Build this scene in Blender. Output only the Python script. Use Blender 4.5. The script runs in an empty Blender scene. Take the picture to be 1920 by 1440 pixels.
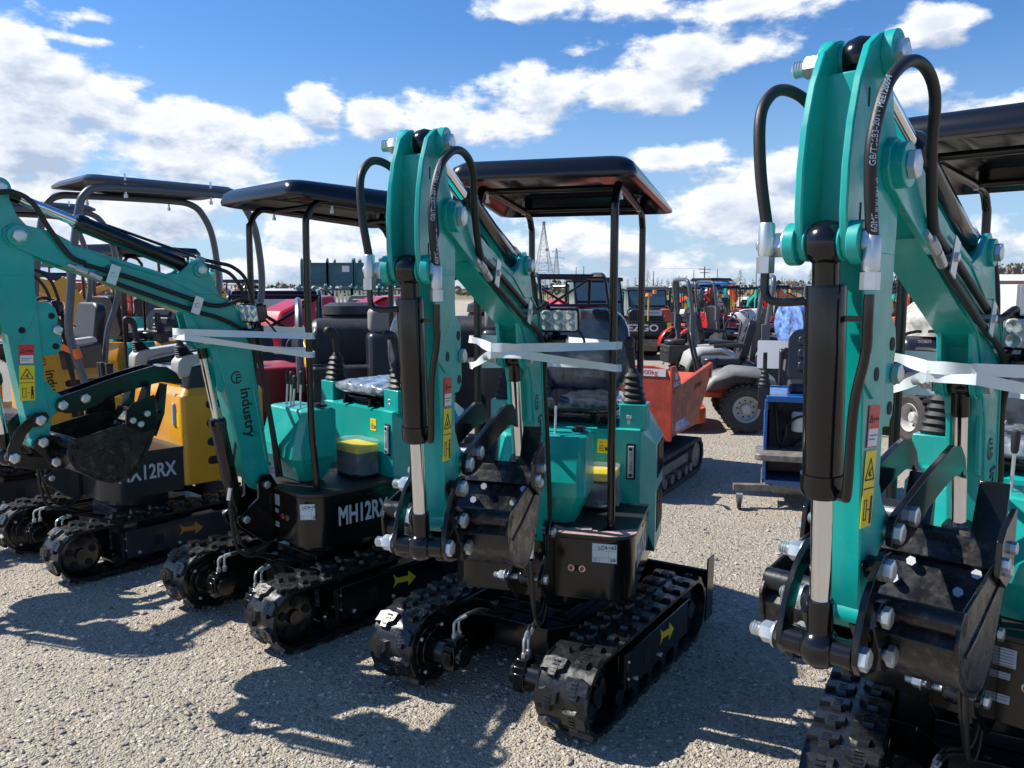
import bpy, math, random
from mathutils import Matrix, Vector, noise
R = math.radians
C = bpy.context.scene.collection
random.seed(7)
# ------------------------------------------------------------------ camera
CAMZ = 1.65
cam_d = bpy.data.cameras.new('camera'); cam = bpy.data.objects.new('camera', cam_d); C.objects.link(cam)
cam_d.sensor_width = 36; cam_d.lens = 1537.0 / 1920 * 36; cam_d.clip_end = 6000; cam_d.clip_start = .05
cam.location = (0, 0, CAMZ); cam.rotation_euler = (R(90 - 6.6515), 0, 0)
bpy.context.scene.camera = cam
# ------------------------------------------------------------------ sun and sky
SUN_AZ, SUN_EL = 166.0, 46.5          # azimuth measured from +X towards +Y
sd = bpy.data.lights.new('sun', 'SUN'); sd.energy = 5.0; sd.angle = R(.5); sd.color = (1, .95, .87)
sun = bpy.data.objects.new('sun', sd); C.objects.link(sun)
sv = Vector((math.cos(R(SUN_AZ)) * math.cos(R(SUN_EL)), math.sin(R(SUN_AZ)) * math.cos(R(SUN_EL)), math.sin(R(SUN_EL))))
sun.rotation_euler = sv.to_track_quat('Z', 'Y').to_euler()
vs = bpy.context.scene.view_settings
vs.view_transform = 'Standard'; vs.look = 'None'; vs.exposure = 0.58; vs.gamma = 1

class NT:
    def __init__(s, nt): s.t = nt; s.n = nt.nodes; s.l = nt.links
    def new(s, typ, **k):
        o = s.n.new(typ)
        for a, b in k.items(): setattr(o, a, b)
        return o
    def set(s, node, i, v):
        if hasattr(v, 'is_output'): s.l.new(v, node.inputs[i])
        elif v is not None: node.inputs[i].default_value = v
    def m(s, op, a, b=None, c=None, clamp=False):
        o = s.new('ShaderNodeMath', operation=op, use_clamp=clamp)
        s.set(o, 0, a); s.set(o, 1, b); s.set(o, 2, c); return o.outputs[0]
    def vm(s, op, a, b=None):
        o = s.new('ShaderNodeVectorMath', operation=op); s.set(o, 0, a); s.set(o, 1, b)
        return o.outputs['Value'] if op in ('LENGTH', 'DOT_PRODUCT', 'DISTANCE') else o.outputs[0]
    def comb(s, x, y, z=0.0):
        o = s.new('ShaderNodeCombineXYZ'); s.set(o, 0, x); s.set(o, 1, y); s.set(o, 2, z); return o.outputs[0]
    def noise(s, v, scale, detail=4, rough=.55, lac=2.0, dist=0.0):
        o = s.new('ShaderNodeTexNoise'); s.set(o, 'Vector', v)
        o.inputs['Scale'].default_value = scale; o.inputs['Detail'].default_value = detail
        o.inputs['Roughness'].default_value = rough; o.inputs['Lacunarity'].default_value = lac
        o.inputs['Distortion'].default_value = dist; return o.outputs[0]
    def ramp(s, f, a, b, c0=0.0, c1=1.0, smooth=True):
        o = s.new('ShaderNodeMapRange', interpolation_type='SMOOTHSTEP' if smooth else 'LINEAR')
        s.set(o, 0, f); s.set(o, 1, a); s.set(o, 2, b); s.set(o, 3, c0); s.set(o, 4, c1); return o.outputs[0]
    def mix(s, f, a, b):
        o = s.new('ShaderNodeMix', data_type='RGBA'); s.set(o, 0, f); s.set(o, 6, a); s.set(o, 7, b); return o.outputs[2]
    def cr(s, f, stops):
        o = s.new('ShaderNodeValToRGB'); s.set(o, 0, f); e = o.color_ramp.elements
        while len(e) < len(stops): e.new(.5)
        for i, (p, c) in enumerate(stops): e[i].position = p; e[i].color = (*c, 1)
        return o.outputs[0]

w = bpy.data.worlds.new('World'); bpy.context.scene.world = w; w.use_nodes = True
T = NT(w.node_tree); T.n.clear()
out = T.new('ShaderNodeOutputWorld'); bg = T.new('ShaderNodeBackground'); bg.inputs[1].default_value = .09
T.l.new(bg.outputs[0], out.inputs[0])
sky = T.new('ShaderNodeTexSky'); sky.sky_type = 'NISHITA'; sky.sun_disc = False
sky.sun_elevation = R(SUN_EL); sky.sun_rotation = R(90 - SUN_AZ); sky.air_density = 1.15; sky.dust_density = .35; sky.ozone_density = 2.6
tc = T.new('ShaderNodeTexCoord'); sep = T.new('ShaderNodeSeparateXYZ'); T.l.new(tc.outputs['Generated'], sep.inputs[0])
az = T.m('ARCTAN2', sep.outputs[0], sep.outputs[1]); el = T.m('ARCSINE', sep.outputs[2])
AE = T.comb(az, el)
F_, PI_ = 1537.0, R(6.6515)
def px2ae(u, v):
    a, b = (u - 960) / F_, (v - 720) / F_
    x, y, z = a, math.cos(PI_) - math.sin(PI_) * b, -math.sin(PI_) - math.cos(PI_) * b
    n = math.sqrt(x * x + y * y + z * z); return math.atan2(x, y), math.asin(z / n)
blobs = [(705,218,75,40,1),(830,215,110,62,1),(930,232,120,50,1),(1030,170,130,62,1),(1140,160,120,62,1),(1230,170,120,45,.9),(1290,110,130,60,1),(1420,95,140,50,.9),
 (1000,12,130,34,.9),(1180,8,160,34,.9),(1390,12,170,34,.8),(1765,48,70,42,1),(590,205,60,48,1),(530,250,100,50,1),(420,240,130,50,1),(290,225,150,55,1),(140,190,180,75,1),
 (40,240,200,110,1),(330,290,200,60,.9),(160,32,110,26,.8),(165,76,95,14,.7),(20,80,70,60,.7),(80,110,110,30,.6),(1250,300,80,30,.9),(1330,290,75,30,1),(1420,340,160,60,.7),(1480,310,110,60,.9),
 (1370,410,200,90,.9),(1560,420,260,120,1),(1860,230,170,55,1),(1700,175,80,40,.7),(1780,270,200,60,.8),(1100,455,150,60,.8),(560,440,190,90,.8),(250,400,250,100,.9),(60,380,260,110,1),(1085,95,80,24,.5)]
def bmask(P):
    mask = None
    for (u, v, ru, rv, s_) in blobs:
        a0, e0 = px2ae(u, v)
        d = T.vm('MULTIPLY', T.vm('SUBTRACT', P, (a0, e0, 0)), (F_ / ru / 1.12, F_ / rv / 1.12, 0))
        q = T.m('MULTIPLY_ADD', T.vm('LENGTH', d), -s_, s_)
        mask = q if mask is None else T.m('SMOOTH_MAX', mask, q, .2)
    return T.m('MAXIMUM', mask, -.5)
mask = bmask(AE); mask_up = bmask(T.vm('ADD', AE, (-.008, .022, 0)))
grad = T.m('SUBTRACT', mask, mask_up)
# generic scattered cloud elsewhere, denser towards the horizon
low = T.ramp(el, .0, .30, .56, -.5, False)
side = T.ramp(T.m('ABSOLUTE', az), .62, .8, 0, .28, False)
mask = T.m('MAXIMUM', mask, T.m('ADD', low, side))
def dens(off):
    v = T.vm('ADD', T.vm('MULTIPLY', AE, (1.0, 1.9, 1.0)), off)
    n1 = T.noise(v, 8.0, 10, .54); n2 = T.noise(v, 30.0, 6, .62)
    return T.m('MULTIPLY_ADD', n2, .35, n1)
d0 = dens((0, 0, 0)); d1 = dens((-.012, .03, 0))
cov = T.m('ADD', T.m('MULTIPLY_ADD', T.m('SUBTRACT', d0, .68), 2.1, mask), -.24)
alpha = T.ramp(cov, -.04, .30)
lit = T.m('MULTIPLY_ADD', grad, 1.2, T.m('MULTIPLY_ADD', T.m('SUBTRACT', d0, d1), 4.2, .66), clamp=True)
thick = T.ramp(cov, .30, .90, 0.0, .46)
lit = T.m('SUBTRACT', lit, thick, clamp=True)
ccol = T.mix(lit, (3.6, 4.3, 5.6, 1), (8.0, 8.2, 8.5, 1))
alpha = T.m('MULTIPLY', alpha, T.ramp(el, -.01, .03, .25, .97))
hz = T.ramp(el, .0, .30, .62, 0.0)
base = T.mix(hz, T.vm('MULTIPLY', sky.outputs[0], (.68, .83, 1.08)), (3.9, 5.3, 7.2, 1))
hsv = T.new('ShaderNodeHueSaturation'); hsv.inputs['Saturation'].default_value = 1.12; T.l.new(base, hsv.inputs['Color'])
T.l.new(T.mix(alpha, hsv.outputs[0], ccol), bg.inputs[0])

# ------------------------------------------------------------------ materials
MATS = {}
def mat(name, col, rough=.5, metal=0.0, coat=0.0, spec=.5, bump=0.0, bscale=60, var=0.0, vscale=8, trans=0.0, emis=None, alpha=1.0, dust=0.0):
    if name in MATS: return MATS[name]
    m = bpy.data.materials.new(name); m.use_nodes = True; t = NT(m.node_tree); b = t.n['Principled BSDF']
    b.inputs['Base Color'].default_value = (*col, 1); b.inputs['Roughness'].default_value = rough
    b.inputs['Metallic'].default_value = metal; b.inputs['Coat Weight'].default_value = coat; b.inputs['Coat Roughness'].default_value = .08
    b.inputs['Specular IOR Level'].default_value = spec; b.inputs['Transmission Weight'].default_value = trans; b.inputs['Alpha'].default_value = alpha
    co = t.new('ShaderNodeTexCoord').outputs['Object']
    if var or dust:
        n = t.noise(co, vscale, 6, .6); c = (*col, 1)
        if var:
            dk = tuple(x * (1 - var) for x in col); lt = tuple(min(1, x * (1 + var)) for x in col)
            c = t.mix(t.ramp(n, .3, .7), (*dk, 1), (*lt, 1))
        if dust: c = t.mix(t.ramp(t.noise(co, vscale * 2.7, 8, .7), .5, .75, 0, dust), c, (.28, .24, .19, 1))
        t.l.new(c, b.inputs['Base Color'])
        t.l.new(t.ramp(t.noise(co, vscale * 3, 5, .6), .3, .75, max(0, rough - .1), min(1, rough + .16)), b.inputs['Roughness'])
    if bump:
        bp = t.new('ShaderNodeBump'); bp.inputs['Strength'].default_value = bump; bp.inputs['Distance'].default_value = .002
        t.l.new(t.noise(co, bscale, 5, .6), bp.inputs['Height']); t.l.new(bp.outputs[0], b.inputs['Normal'])
    MATS[name] = m; return m
teal = mat('teal_paint', (.001, .34, .30), .36, coat=.25, bump=.12, bscale=45, var=.09, vscale=4, dust=.07)
black = mat('black_gloss_paint', (.005, .0054, .006), .16, spec=.5, bump=.1, bscale=30)
bucketm = mat('black_worn_paint', (.008, .008, .010), .3, bump=.3, bscale=90, dust=.3, vscale=10)  # dust raised so its brown colour paints in the sheen of the bucket interior
canm = mat('canopy_black', (.005, .006, .009), .2, bump=.05, bscale=15)
rubber = mat('track_rubber', (.011, .0115, .0125), .3, spec=.5, bump=.2, bscale=60, dust=.05, vscale=16)
hosem = mat('hose_rubber', (.008, .008, .009), .5, bump=.2, bscale=300)
boot = mat('boot_rubber', (.014, .015, .018), .55)
chrome = mat('chrome', (.72, .72, .74), .1, 1)
zinc = mat('zinc_plate', (.60, .63, .64), .38, .85, bump=.15, bscale=60)
white = mat('white_paint', (.7, .7, .69), .5)
tapem = mat('white_strap', (.68, .76, .77), .4, alpha=.9)
yel = mat('sticker_yellow', (.8, .6, .02), .4)
redst = mat('sticker_red', (.6, .03, .03), .4)
ink = mat('ink_black', (.01, .01, .01), .5)
silver = mat('silver_lettering', (.42, .5, .56), .4)
plast = mat('clear_wrap', (.5, .56, .62), .13, alpha=.2, bump=1.0, bscale=22)
seatm = mat('black_vinyl', (.018, .02, .026), .4, bump=.2, bscale=80)
wrapseat = mat('wrapped_black_vinyl', (.03, .037, .05), .2, coat=.7, bump=1.0, bscale=16, var=.5, vscale=12)
wrapgrey = mat('wrapped_grey_vinyl', (.20, .24, .28), .17, coat=.9, bump=1.0, bscale=18, var=.7, vscale=16)
lensm = mat('lamp_lens', (.75, .8, .82), .08, .65, bump=.6, bscale=60)
darkm = mat('dark_recess', (.004, .004, .005), .7)
redm = mat('red_cap', (.5, .01, .01), .35)
green = mat('green_sticker', (.0, .10, .06), .4)
matm = mat('floor_mat', (.022, .02, .02), .45, bump=.6, bscale=120)
pinkm = mat('torn_mat_film', (.46, .30, .29), .4, bump=.8, bscale=40, var=.25, vscale=30)
# ------------------------------------------------------------------ mesh builder
def catmull(p, k=5):
    p = [Vector(a) for a in p]; o = []
    for i in range(len(p) - 1):
        a = p[max(i - 1, 0)]; b = p[i]; c = p[i + 1]; d = p[min(i + 2, len(p) - 1)]
        for j in range(k):
            t = j / k; o.append(.5 * ((2 * b) + (c - a) * t + (2 * a - 5 * b + 4 * c - d) * t * t + (3 * b - a - 3 * c + d) * t ** 3))
    o.append(p[-1]); return o
class MB:
    def __init__(s, M=None): s.v = []; s.f = []; s.mi = []; s.M = M or Matrix()
    def add(s, vs, fs, mi=0, M=None):
        k = len(s.v); X = s.M @ M if M else s.M
        s.v += [X @ Vector(v) for v in vs]
        for f in fs: s.f.append([i + k for i in f]); s.mi.append(mi)
    def box(s, c, d, mi=0, M=None, tp=1.0, tpy=None):
        x, y, z = d[0] / 2, d[1] / 2, d[2] / 2; ty = tp if tpy is None else tpy
        vs = [(c[0] + a * x * (tp if e > 0 else 1), c[1] + b * y * (ty if e > 0 else 1), c[2] + e * z) for e in (-1, 1) for a, b in ((-1, -1), (1, -1), (1, 1), (-1, 1))]
        s.add(vs, [(3, 2, 1, 0), (4, 5, 6, 7), (0, 1, 5, 4), (1, 2, 6, 5), (2, 3, 7, 6), (3, 0, 4, 7)], mi, M)
    def beam(s, p, q, w, h, mi=0, up=(0, 0, 1)):
        p, q = Vector(p), Vector(q); d = (q - p); L = d.length; d /= L; u = Vector(up)
        y = u.cross(d)
        if y.length < 1e-4: y = Vector((0, 1, 0)).cross(d)
        y.normalize(); z = d.cross(y)
        M = Matrix((d, y, z)).transposed().to_4x4(); M.translation = (p + q) / 2
        s.box((0, 0, 0), (L, w, h), mi, M)
    def ext(s, poly, a, b, mi=0, plane='xz', M=None):
        n = len(poly)
        if plane == 'xz': vs = [(x, a, z) for x, z in poly] + [(x, b, z) for x, z in poly]
        elif plane == 'xy': vs = [(x, y, a) for x, y in poly] + [(x, y, b) for x, y in poly]
        else: vs = [(a, y, z) for y, z in poly] + [(b, y, z) for y, z in poly]
        ar = sum(poly[i][0] * poly[(i + 1) % n][1] - poly[(i + 1) % n][0] * poly[i][1] for i in range(n))
        flip = (ar > 0) == (b > a)
        if plane == 'xz': flip = not flip
        s0 = list(range(n)); s1 = [i + n for i in s0]
        side = [(i, (i + 1) % n, (i + 1) % n + n, i + n) for i in range(n)]
        fs = [tuple(reversed(s0)), tuple(s1)] + side
        if not flip: fs = [tuple(reversed(f)) for f in fs]
        s.add(vs, fs, mi, M)
    def cyl(s, p, q, r, r2=None, n=20, mi=0, caps=True):
        s.lathe([(r, 0), (r if r2 is None else r2, (Vector(q) - Vector(p)).length)], p, Vector(q) - Vector(p), n, mi, caps)
    def lathe(s, prof, p, ax, n=24, mi=0, caps=True):
        p = Vector(p); ax = Vector(ax).normalized(); u = ax.orthogonal().normalized(); v = ax.cross(u)
        vs = []; fs = []
        for r, h in prof:
            for i in range(n):
                a = 2 * math.pi * i / n; vs.append(p + ax * h + (u * math.cos(a) + v * math.sin(a)) * r)
        for k in range(len(prof) - 1):
            for i in range(n): j = (i + 1) % n; fs.append((k * n + i, k * n + j, (k + 1) * n + j, (k + 1) * n + i))
        if caps: fs.append(tuple(reversed(range(n)))); fs.append(tuple(range((len(prof) - 1) * n, len(prof) * n)))
        s.add(vs, fs, mi)
    def hexbolt(s, p, ax, r, h=.012, mi=0):
        s.lathe([(r * 1.02, 0), (r * 1.02, h * .85), (r * .84, h)], p, ax, 6, mi); s.lathe([(r * .62, h), (r * .60, h * 1.03)], p, ax, 16, mi)
    def nut(s, p, ax, r, mi=0):
        s.lathe([(r * 1.3, 0), (r * 1.3, r * .2)], p, ax, 20, mi)
        s.lathe([(r, r * .2), (r * 1.05, r * .35), (r * 1.05, r * 1.3), (r * .8, r * 1.6)], p, ax, 6, mi)
        s.lathe([(r * .72, r * 1.4)] + [(r * (.72 if i % 2 else .62), r * (1.6 + .12 * i)) for i in range(8)] + [(r * .4, r * 2.7)], p, ax, 16, mi)
    def tube(s, pts, r, n=10, k=5, mi=0, caps=True, rr=None, flat=None):
        P = catmull(pts, k) if k > 1 else [Vector(a) for a in pts]
        T_ = [(P[min(i + 1, len(P) - 1)] - P[max(i - 1, 0)]).normalized() for i in range(len(P))]
        u = T_[0].orthogonal().normalized(); vs = []; fs = []
        for i, p in enumerate(P):
            t = T_[i]; u = (u - t * u.dot(t)).normalized(); v = t.cross(u); q = rr(i / (len(P) - 1)) if rr else r
            for j in range(n):
                a = 2 * math.pi * j / n; vs.append(p + (u * math.cos(a) + v * math.sin(a)) * q)
        for i in range(len(P) - 1):
            for j in range(n): l = (j + 1) % n; fs.append((i * n + j, i * n + l, (i + 1) * n + l, (i + 1) * n + j))
        if caps: fs.append(tuple(reversed(range(n)))); fs.append(tuple(range((len(P) - 1) * n, len(P) * n)))
        s.add(vs, fs, mi)
    def sphere(s, c, r, n=14, m=9, mi=0, sc=(1, 1, 1)):
        vs = [(c[0], c[1], c[2] - r * sc[2])]; fs = []
        for i in range(1, m):
            a = math.pi * i / m - math.pi / 2
            for j in range(n): b = 2 * math.pi * j / n; vs.append((c[0] + r * sc[0] * math.cos(a) * math.cos(b), c[1] + r * sc[1] * math.cos(a) * math.sin(b), c[2] + r * sc[2] * math.sin(a)))
        vs.append((c[0], c[1], c[2] + r * sc[2])); L = len(vs) - 1
        for j in range(n): fs.append((0, 1 + (j + 1) % n, 1 + j)); fs.append((L, L - n + j, L - n + (j + 1) % n))
        for i in range(m - 2):
            for j in range(n): k = 1 + i * n; fs.append((k + j, k + (j + 1) % n, k + n + (j + 1) % n, k + n + j))
        s.add(vs, fs, mi)
    def loft(s, rings, mi=0, caps=True, closed=True):
        n = len(rings[0]); vs = [v for r in rings for v in r]; fs = []
        for k in range(len(rings) - 1):
            for i in range(n if closed else n - 1): j = (i + 1) % n; fs.append((k * n + i, k * n + j, (k + 1) * n + j, (k + 1) * n + i))
        if caps: fs.append(tuple(reversed(range(n)))); fs.append(tuple(range((len(rings) - 1) * n, len(rings) * n)))
        s.add(vs, fs, mi)
def pieces(mb):
    # groups of loose shells that lie far apart: each becomes a part of its own
    n = len(mb.v); par = list(range(n))
    def find(i):
        while par[i] != i: par[i] = par[par[i]]; i = par[i]
        return i
    for f in mb.f:
        a = find(f[0])
        for i in f[1:]:
            b = find(i)
            if a != b: par[b] = a
    isl = {}
    for i in range(n): isl.setdefault(find(i), []).append(i)
    if len(isl) < 2 or len(isl) > 260: return None
    keys = list(isl); bx = []
    for k in keys:
        p = [mb.v[i] for i in isl[k]]; lo = [min(q[j] for q in p) for j in range(3)]; hi = [max(q[j] for q in p) for j in range(3)]; bx.append((lo, hi, max(h - l for l, h in zip(lo, hi))))
    m = len(keys); g = list(range(m))
    def fg(i):
        while g[i] != i: g[i] = g[g[i]]; i = g[i]
        return i
    for i in range(m):
        for j in range(i + 1, m):
            a, b = bx[i], bx[j]; d = math.sqrt(sum(max(0, a[0][k] - b[1][k], b[0][k] - a[1][k]) ** 2 for k in range(3)))
            if d <= max(.02, .45 * max(a[2], b[2])): g[fg(j)] = fg(i)
    lab = {}
    for i, k in enumerate(keys): lab[k] = fg(i)
    out_ = sorted(set(lab.values()))
    if len(out_) < 2 or len(out_) > 24: return None
    res = []
    for o_ in out_:
        q = MB(); mp = {}
        for f, mi in zip(mb.f, mb.mi):
            if lab[find(f[0])] == o_:
                nf = []
                for i in f:
                    if i not in mp: mp[i] = len(q.v); q.v.append(mb.v[i])
                    nf.append(mp[i])
                q.f.append(nf); q.mi.append(mi)
        res.append(q)
    return res
def ob(name, mb, mats, parent=None, bevel=0.0, ang=38, kind=None, tf=None):
    if parent and name not in ('lattice_mast', 'sticker_print', 'label_print', 'plate_print', 'scratch', 'crown', 'twigs', 'weld_bead', 'emblem', 'pallet', 'guard_rail'):
        ps = pieces(mb)
        if ps: return [ob1(name, q, mats, parent, bevel, ang, kind) for q in ps][0]
    return ob1(name, mb, mats, parent, bevel, ang, kind)
def ob1(name, mb, mats, parent=None, bevel=0.0, ang=38, kind=None):
    me = bpy.data.meshes.new(name); me.from_pydata([tuple(v) for v in mb.v], [], mb.f); 
    for m in (mats if isinstance(mats, (list, tuple)) else [mats]): me.materials.append(m)
    if any(mb.mi): me.polygons.foreach_set('material_index', mb.mi)
    me.polygons.foreach_set('use_smooth', [True] * len(me.polygons)); me.set_sharp_from_angle(angle=R(ang)); me.update()
    o = bpy.data.objects.new(name, me); C.objects.link(o)
    if parent: o.parent = parent
    if bevel:
        b = o.modifiers.new('bevel', 'BEVEL'); b.width = bevel; b.segments = 2; b.limit_method = 'ANGLE'; b.angle_limit = R(40)
    if kind: o['kind'] = kind
    return o
def thing(name, label, cat, loc=(0, 0, 0), rz=0.0, group=None):
    o = bpy.data.objects.new(name, None); C.objects.link(o); o.location = loc; o.rotation_euler = (0, 0, rz)
    o.empty_display_size = .1; o['label'] = label; o['category'] = cat
    if group: o['group'] = group
    return o
def tag(o, label, cat, group=None):
    o['label'] = label; o['category'] = cat
    if group: o['group'] = group
    return o
_tc = {}
def lettering(s, size, mt, parent, M, name='lettering', depth=.0006, bold=0.0, sx=1.0):
    """writing as thin mesh: local x = reading direction, y = up, z = outward"""
    key = (s, size, bold)
    if key not in _tc:
        cu = bpy.data.curves.new('txt', 'FONT'); cu.body = s; cu.size = size; cu.extrude = depth; cu.align_x = 'CENTER'; cu.align_y = 'CENTER'
        to = bpy.data.objects.new('txt', cu); C.objects.link(to); dg = bpy.context.evaluated_depsgraph_get()
        m0 = bpy.data.meshes.new_from_object(to.evaluated_get(dg)); bpy.data.objects.remove(to)
        if bold:
            vv = [v.co.copy() for v in m0.vertices]; ff = [list(p.vertices) for p in m0.polygons]; V = []; F = []
            for k, (dx, dy) in enumerate(((-bold, -bold), (bold, -bold), (-bold, bold), (bold, bold), (0, 0))):
                n_ = len(V); V += [(v.x + dx, v.y + dy, v.z + .00006 * k) for v in vv]; F += [[i + n_ for i in f] for f in ff]
            m0 = bpy.data.meshes.new('txt'); m0.from_pydata(V, [], F)
        _tc[key] = m0
    me = _tc[key].copy(); me.materials.clear(); me.materials.append(mt)
    me.transform(M @ Matrix.Diagonal((sx, 1, 1, 1)))
    o = bpy.data.objects.new(name, me); C.objects.link(o); o.parent = parent; return o
def facing(p, nrm, up=(0, 0, 1)):
    z = Vector(nrm).normalized(); x = Vector(up).cross(z).normalized(); y = z.cross(x)
    M = Matrix((x, y, z)).transposed().to_4x4(); M.translation = Vector(p); return M
# ------------------------------------------------------------------ ground
def gravel_mat():
    m = bpy.data.materials.new('gravel'); m.use_nodes = True; t = NT(m.node_tree); b = t.n['Principled BSDF']; b.inputs['Specular IOR Level'].default_value = .25
    co = t.new('ShaderNodeTexCoord').outputs['Object']
    def vor(sc, feat='F1'):
        v = t.new('ShaderNodeTexVoronoi', feature=feat); t.l.new(co, v.inputs['Vector']); v.inputs['Scale'].default_value = sc; return v
    v1, v2, v3 = vor(46), vor(95), vor(210)
    n1 = t.noise(co, .55, 6, .6); n2 = t.noise(co, 3.5, 6, .65); n3 = t.noise(co, 30, 6, .7)
    hs = t.new('ShaderNodeSeparateColor'); t.l.new(v1.outputs['Color'], hs.inputs[0])
    hs2 = t.new('ShaderNodeSeparateColor'); t.l.new(v2.outputs['Color'], hs2.inputs[0])
    stone = t.cr(hs.outputs[0], [(0, (.20, .18, .15)), (.35, (.35, .315, .255)), (.7, (.47, .42, .34)), (1, (.60, .55, .46))])
    stone2 = t.cr(hs2.outputs[1], [(0, (.19, .17, .14)), (.5, (.37, .325, .26)), (1, (.54, .485, .395))])
    dirt = t.cr(n2, [(.3, (.32, .272, .205)), (.7, (.45, .39, .30))])
    c = t.mix(t.ramp(n3, .40, .62), stone2, dirt); c = t.mix(t.m('MULTIPLY', t.ramp(hs.outputs[1], .55, .6), t.ramp(v1.outputs[0], .62, .45)), c, stone)
    c = t.mix(t.ramp(n1, .35, .7, 0, .45), c, (.49, .435, .35, 1))
    rut = t.new('ShaderNodeMapping'); t.l.new(co, rut.inputs[0]); rut.inputs['Rotation'].default_value = (0, 0, .5); rut.inputs['Scale'].default_value = (1, .12, 1)
    c = t.mix(t.ramp(t.noise(rut.outputs[0], 1.6, 5, .6), .52, .72, 0, .32), c, (.27, .24, .20, 1))
    gr = t.new('ShaderNodeNewGeometry'); sp = t.new('ShaderNodeSeparateXYZ'); t.l.new(gr.outputs[0], sp.inputs[0])
    far = t.m('ADD', sp.outputs[1], t.m('MULTIPLY', t.noise(gr.outputs[0], .01, 3), 60))
    c = t.mix(t.ramp(far, 150, 210), c, (.20, .17, .09, 1))
    t.l.new(c, b.inputs['Base Color']); b.inputs['Roughness'].default_value = .85
    h = t.m('MULTIPLY_ADD', t.m('MULTIPLY', t.ramp(hs.outputs[1], .5, .62), t.ramp(v1.outputs[0], .7, .0)), 1.1, t.m('MULTIPLY', t.ramp(v2.outputs[0], .75, .0), .55))
    h = t.m('ADD', h, t.m('MULTIPLY', t.ramp(v3.outputs[0], .8, 0), .22)); h = t.m('MULTIPLY_ADD', n3, .8, h); h = t.m('MULTIPLY_ADD', n2, 1.5, h)
    bp = t.new('ShaderNodeBump'); bp.inputs['Strength'].default_value = .9; bp.inputs['Distance'].default_value = .014
    t.l.new(h, bp.inputs['Height']); t.l.new(bp.outputs[0], b.inputs['Normal']); return m
def GZ(y):            # the yard falls away gently behind the first rows
    f = max(0, min(1, (y - 15) / 20)); return -.45 * f * f * (3 - 2 * f)
gm = gravel_mat()
mb = MB(); N = 90
# near yard is gently uneven, the rest one sheet to the horizon
xs = [-2500, -400, -120, -40, -20] + [-12 + 24 * i / 120 for i in range(121)] + [20, 40, 120, 400, 2500]
ys = [-2500, -300, -50, -10] + [-1 + 14 * i / 90 for i in range(91)] + [15, 17, 19, 21, 23, 25, 27, 29, 31, 33, 35, 40, 90, 200, 500, 3000]
for y in ys:
    for x in xs:
        e = max(0, min(1, (12 - abs(x)) / 3)) * max(0, min(1, (13 - y) / 3)) * max(0, min(1, (y + 1) / 1))
        mb.v.append(Vector((x, y, -.006 + e * (.010 * noise.noise(Vector((x * .9, y * .9, 0))) + .006 * noise.noise(Vector((x * 3.1, y * 3.1, 5)))))))
nx = len(xs)
for j in range(len(ys) - 1):
    for i in range(nx - 1): mb.f.append([j * nx + i, j * nx + i + 1, (j + 1) * nx + i + 1, (j + 1) * nx + i]); mb.mi.append(0)
for i, v in enumerate(mb.v): mb.v[i] = Vector((v.x, v.y, v.z + GZ(v.y)))
g = ob('ground', mb, gm, kind='structure')
stm = [mat('stone_a', (.38, .345, .29), .8, var=.35, vscale=9), mat('stone_b', (.26, .24, .22), .8, var=.3, vscale=9), mat('stone_c', (.48, .45, .40), .8, var=.25, vscale=9)]
mb = MB(); rnd = random.Random(3)
ico = [(0, 0, 1)] + [(math.cos(R(72 * i)) * .894, math.sin(R(72 * i)) * .894, .447) for i in range(5)] + [(math.cos(R(72 * i + 36)) * .894, math.sin(R(72 * i + 36)) * .894, -.447) for i in range(5)] + [(0, 0, -1)]
icf = [(0, i + 1, (i + 1) % 5 + 1) for i in range(5)] + [(i + 1, i + 6, (i + 1) % 5 + 1) for i in range(5)] + [((i + 1) % 5 + 1, i + 6, (i + 1) % 5 + 6) for i in range(5)] + [(11, (i + 1) % 5 + 6, i + 6) for i in range(5)]
for q in range(22000):
    y = 1.9 + 7.2 * rnd.random() ** 1.7; x = (rnd.random() * 2 - 1) * (.75 * y + .5); s = .0035 + .0070 * rnd.random() ** 2 + (.011 * rnd.random() if rnd.random() < .06 else 0)
    a, b2, c2 = s * (.8 + .6 * rnd.random()), s * (.7 + .5 * rnd.random()), s * (.45 + .35 * rnd.random()); th = rnd.random() * 6.28; ct, st = math.cos(th), math.sin(th)
    e = .010 * noise.noise(Vector((x * .9, y * .9, 0))) + .006 * noise.noise(Vector((x * 3.1, y * 3.1, 5)))
    vs_ = []
    for v in ico:
        j = .75 + .5 * rnd.random(); u, w_, z = v[0] * a * j, v[1] * b2 * j, v[2] * c2 * j
        vs_.append((x + u * ct - w_ * st, y + u * st + w_ * ct, -.006 + e + c2 * .35 + z))
    mb.add(vs_, icf, rnd.choice((0, 0, 0, 1, 1, 2)))
st = ob('gravel_stones', mb, stm, kind='stuff', ang=10); st['label'] = 'loose gravel stones scattered over the yard'
def rz(a): return Matrix.Rotation(a, 4, 'Z')
def loop_pt(s, R0, xf, xr, zc):
    """point on a stadium loop at arc length s: returns x, z, and outward normal"""
    L = xf - xr; P = 2 * L + 2 * math.pi * R0; s %= P
    if s < L: return xr + s, zc + R0, 0, 1
    s -= L
    if s < math.pi * R0: a = math.pi / 2 - s / R0; return xf + R0 * math.cos(a), zc + R0 * math.sin(a), math.cos(a), math.sin(a)
    s -= math.pi * R0
    if s < L: return xf - s, zc - R0, 0, -1
    s -= L; a = -math.pi / 2 - s / R0; return xr + R0 * math.cos(a), zc + R0 * math.sin(a), math.cos(a), math.sin(a)
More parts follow.
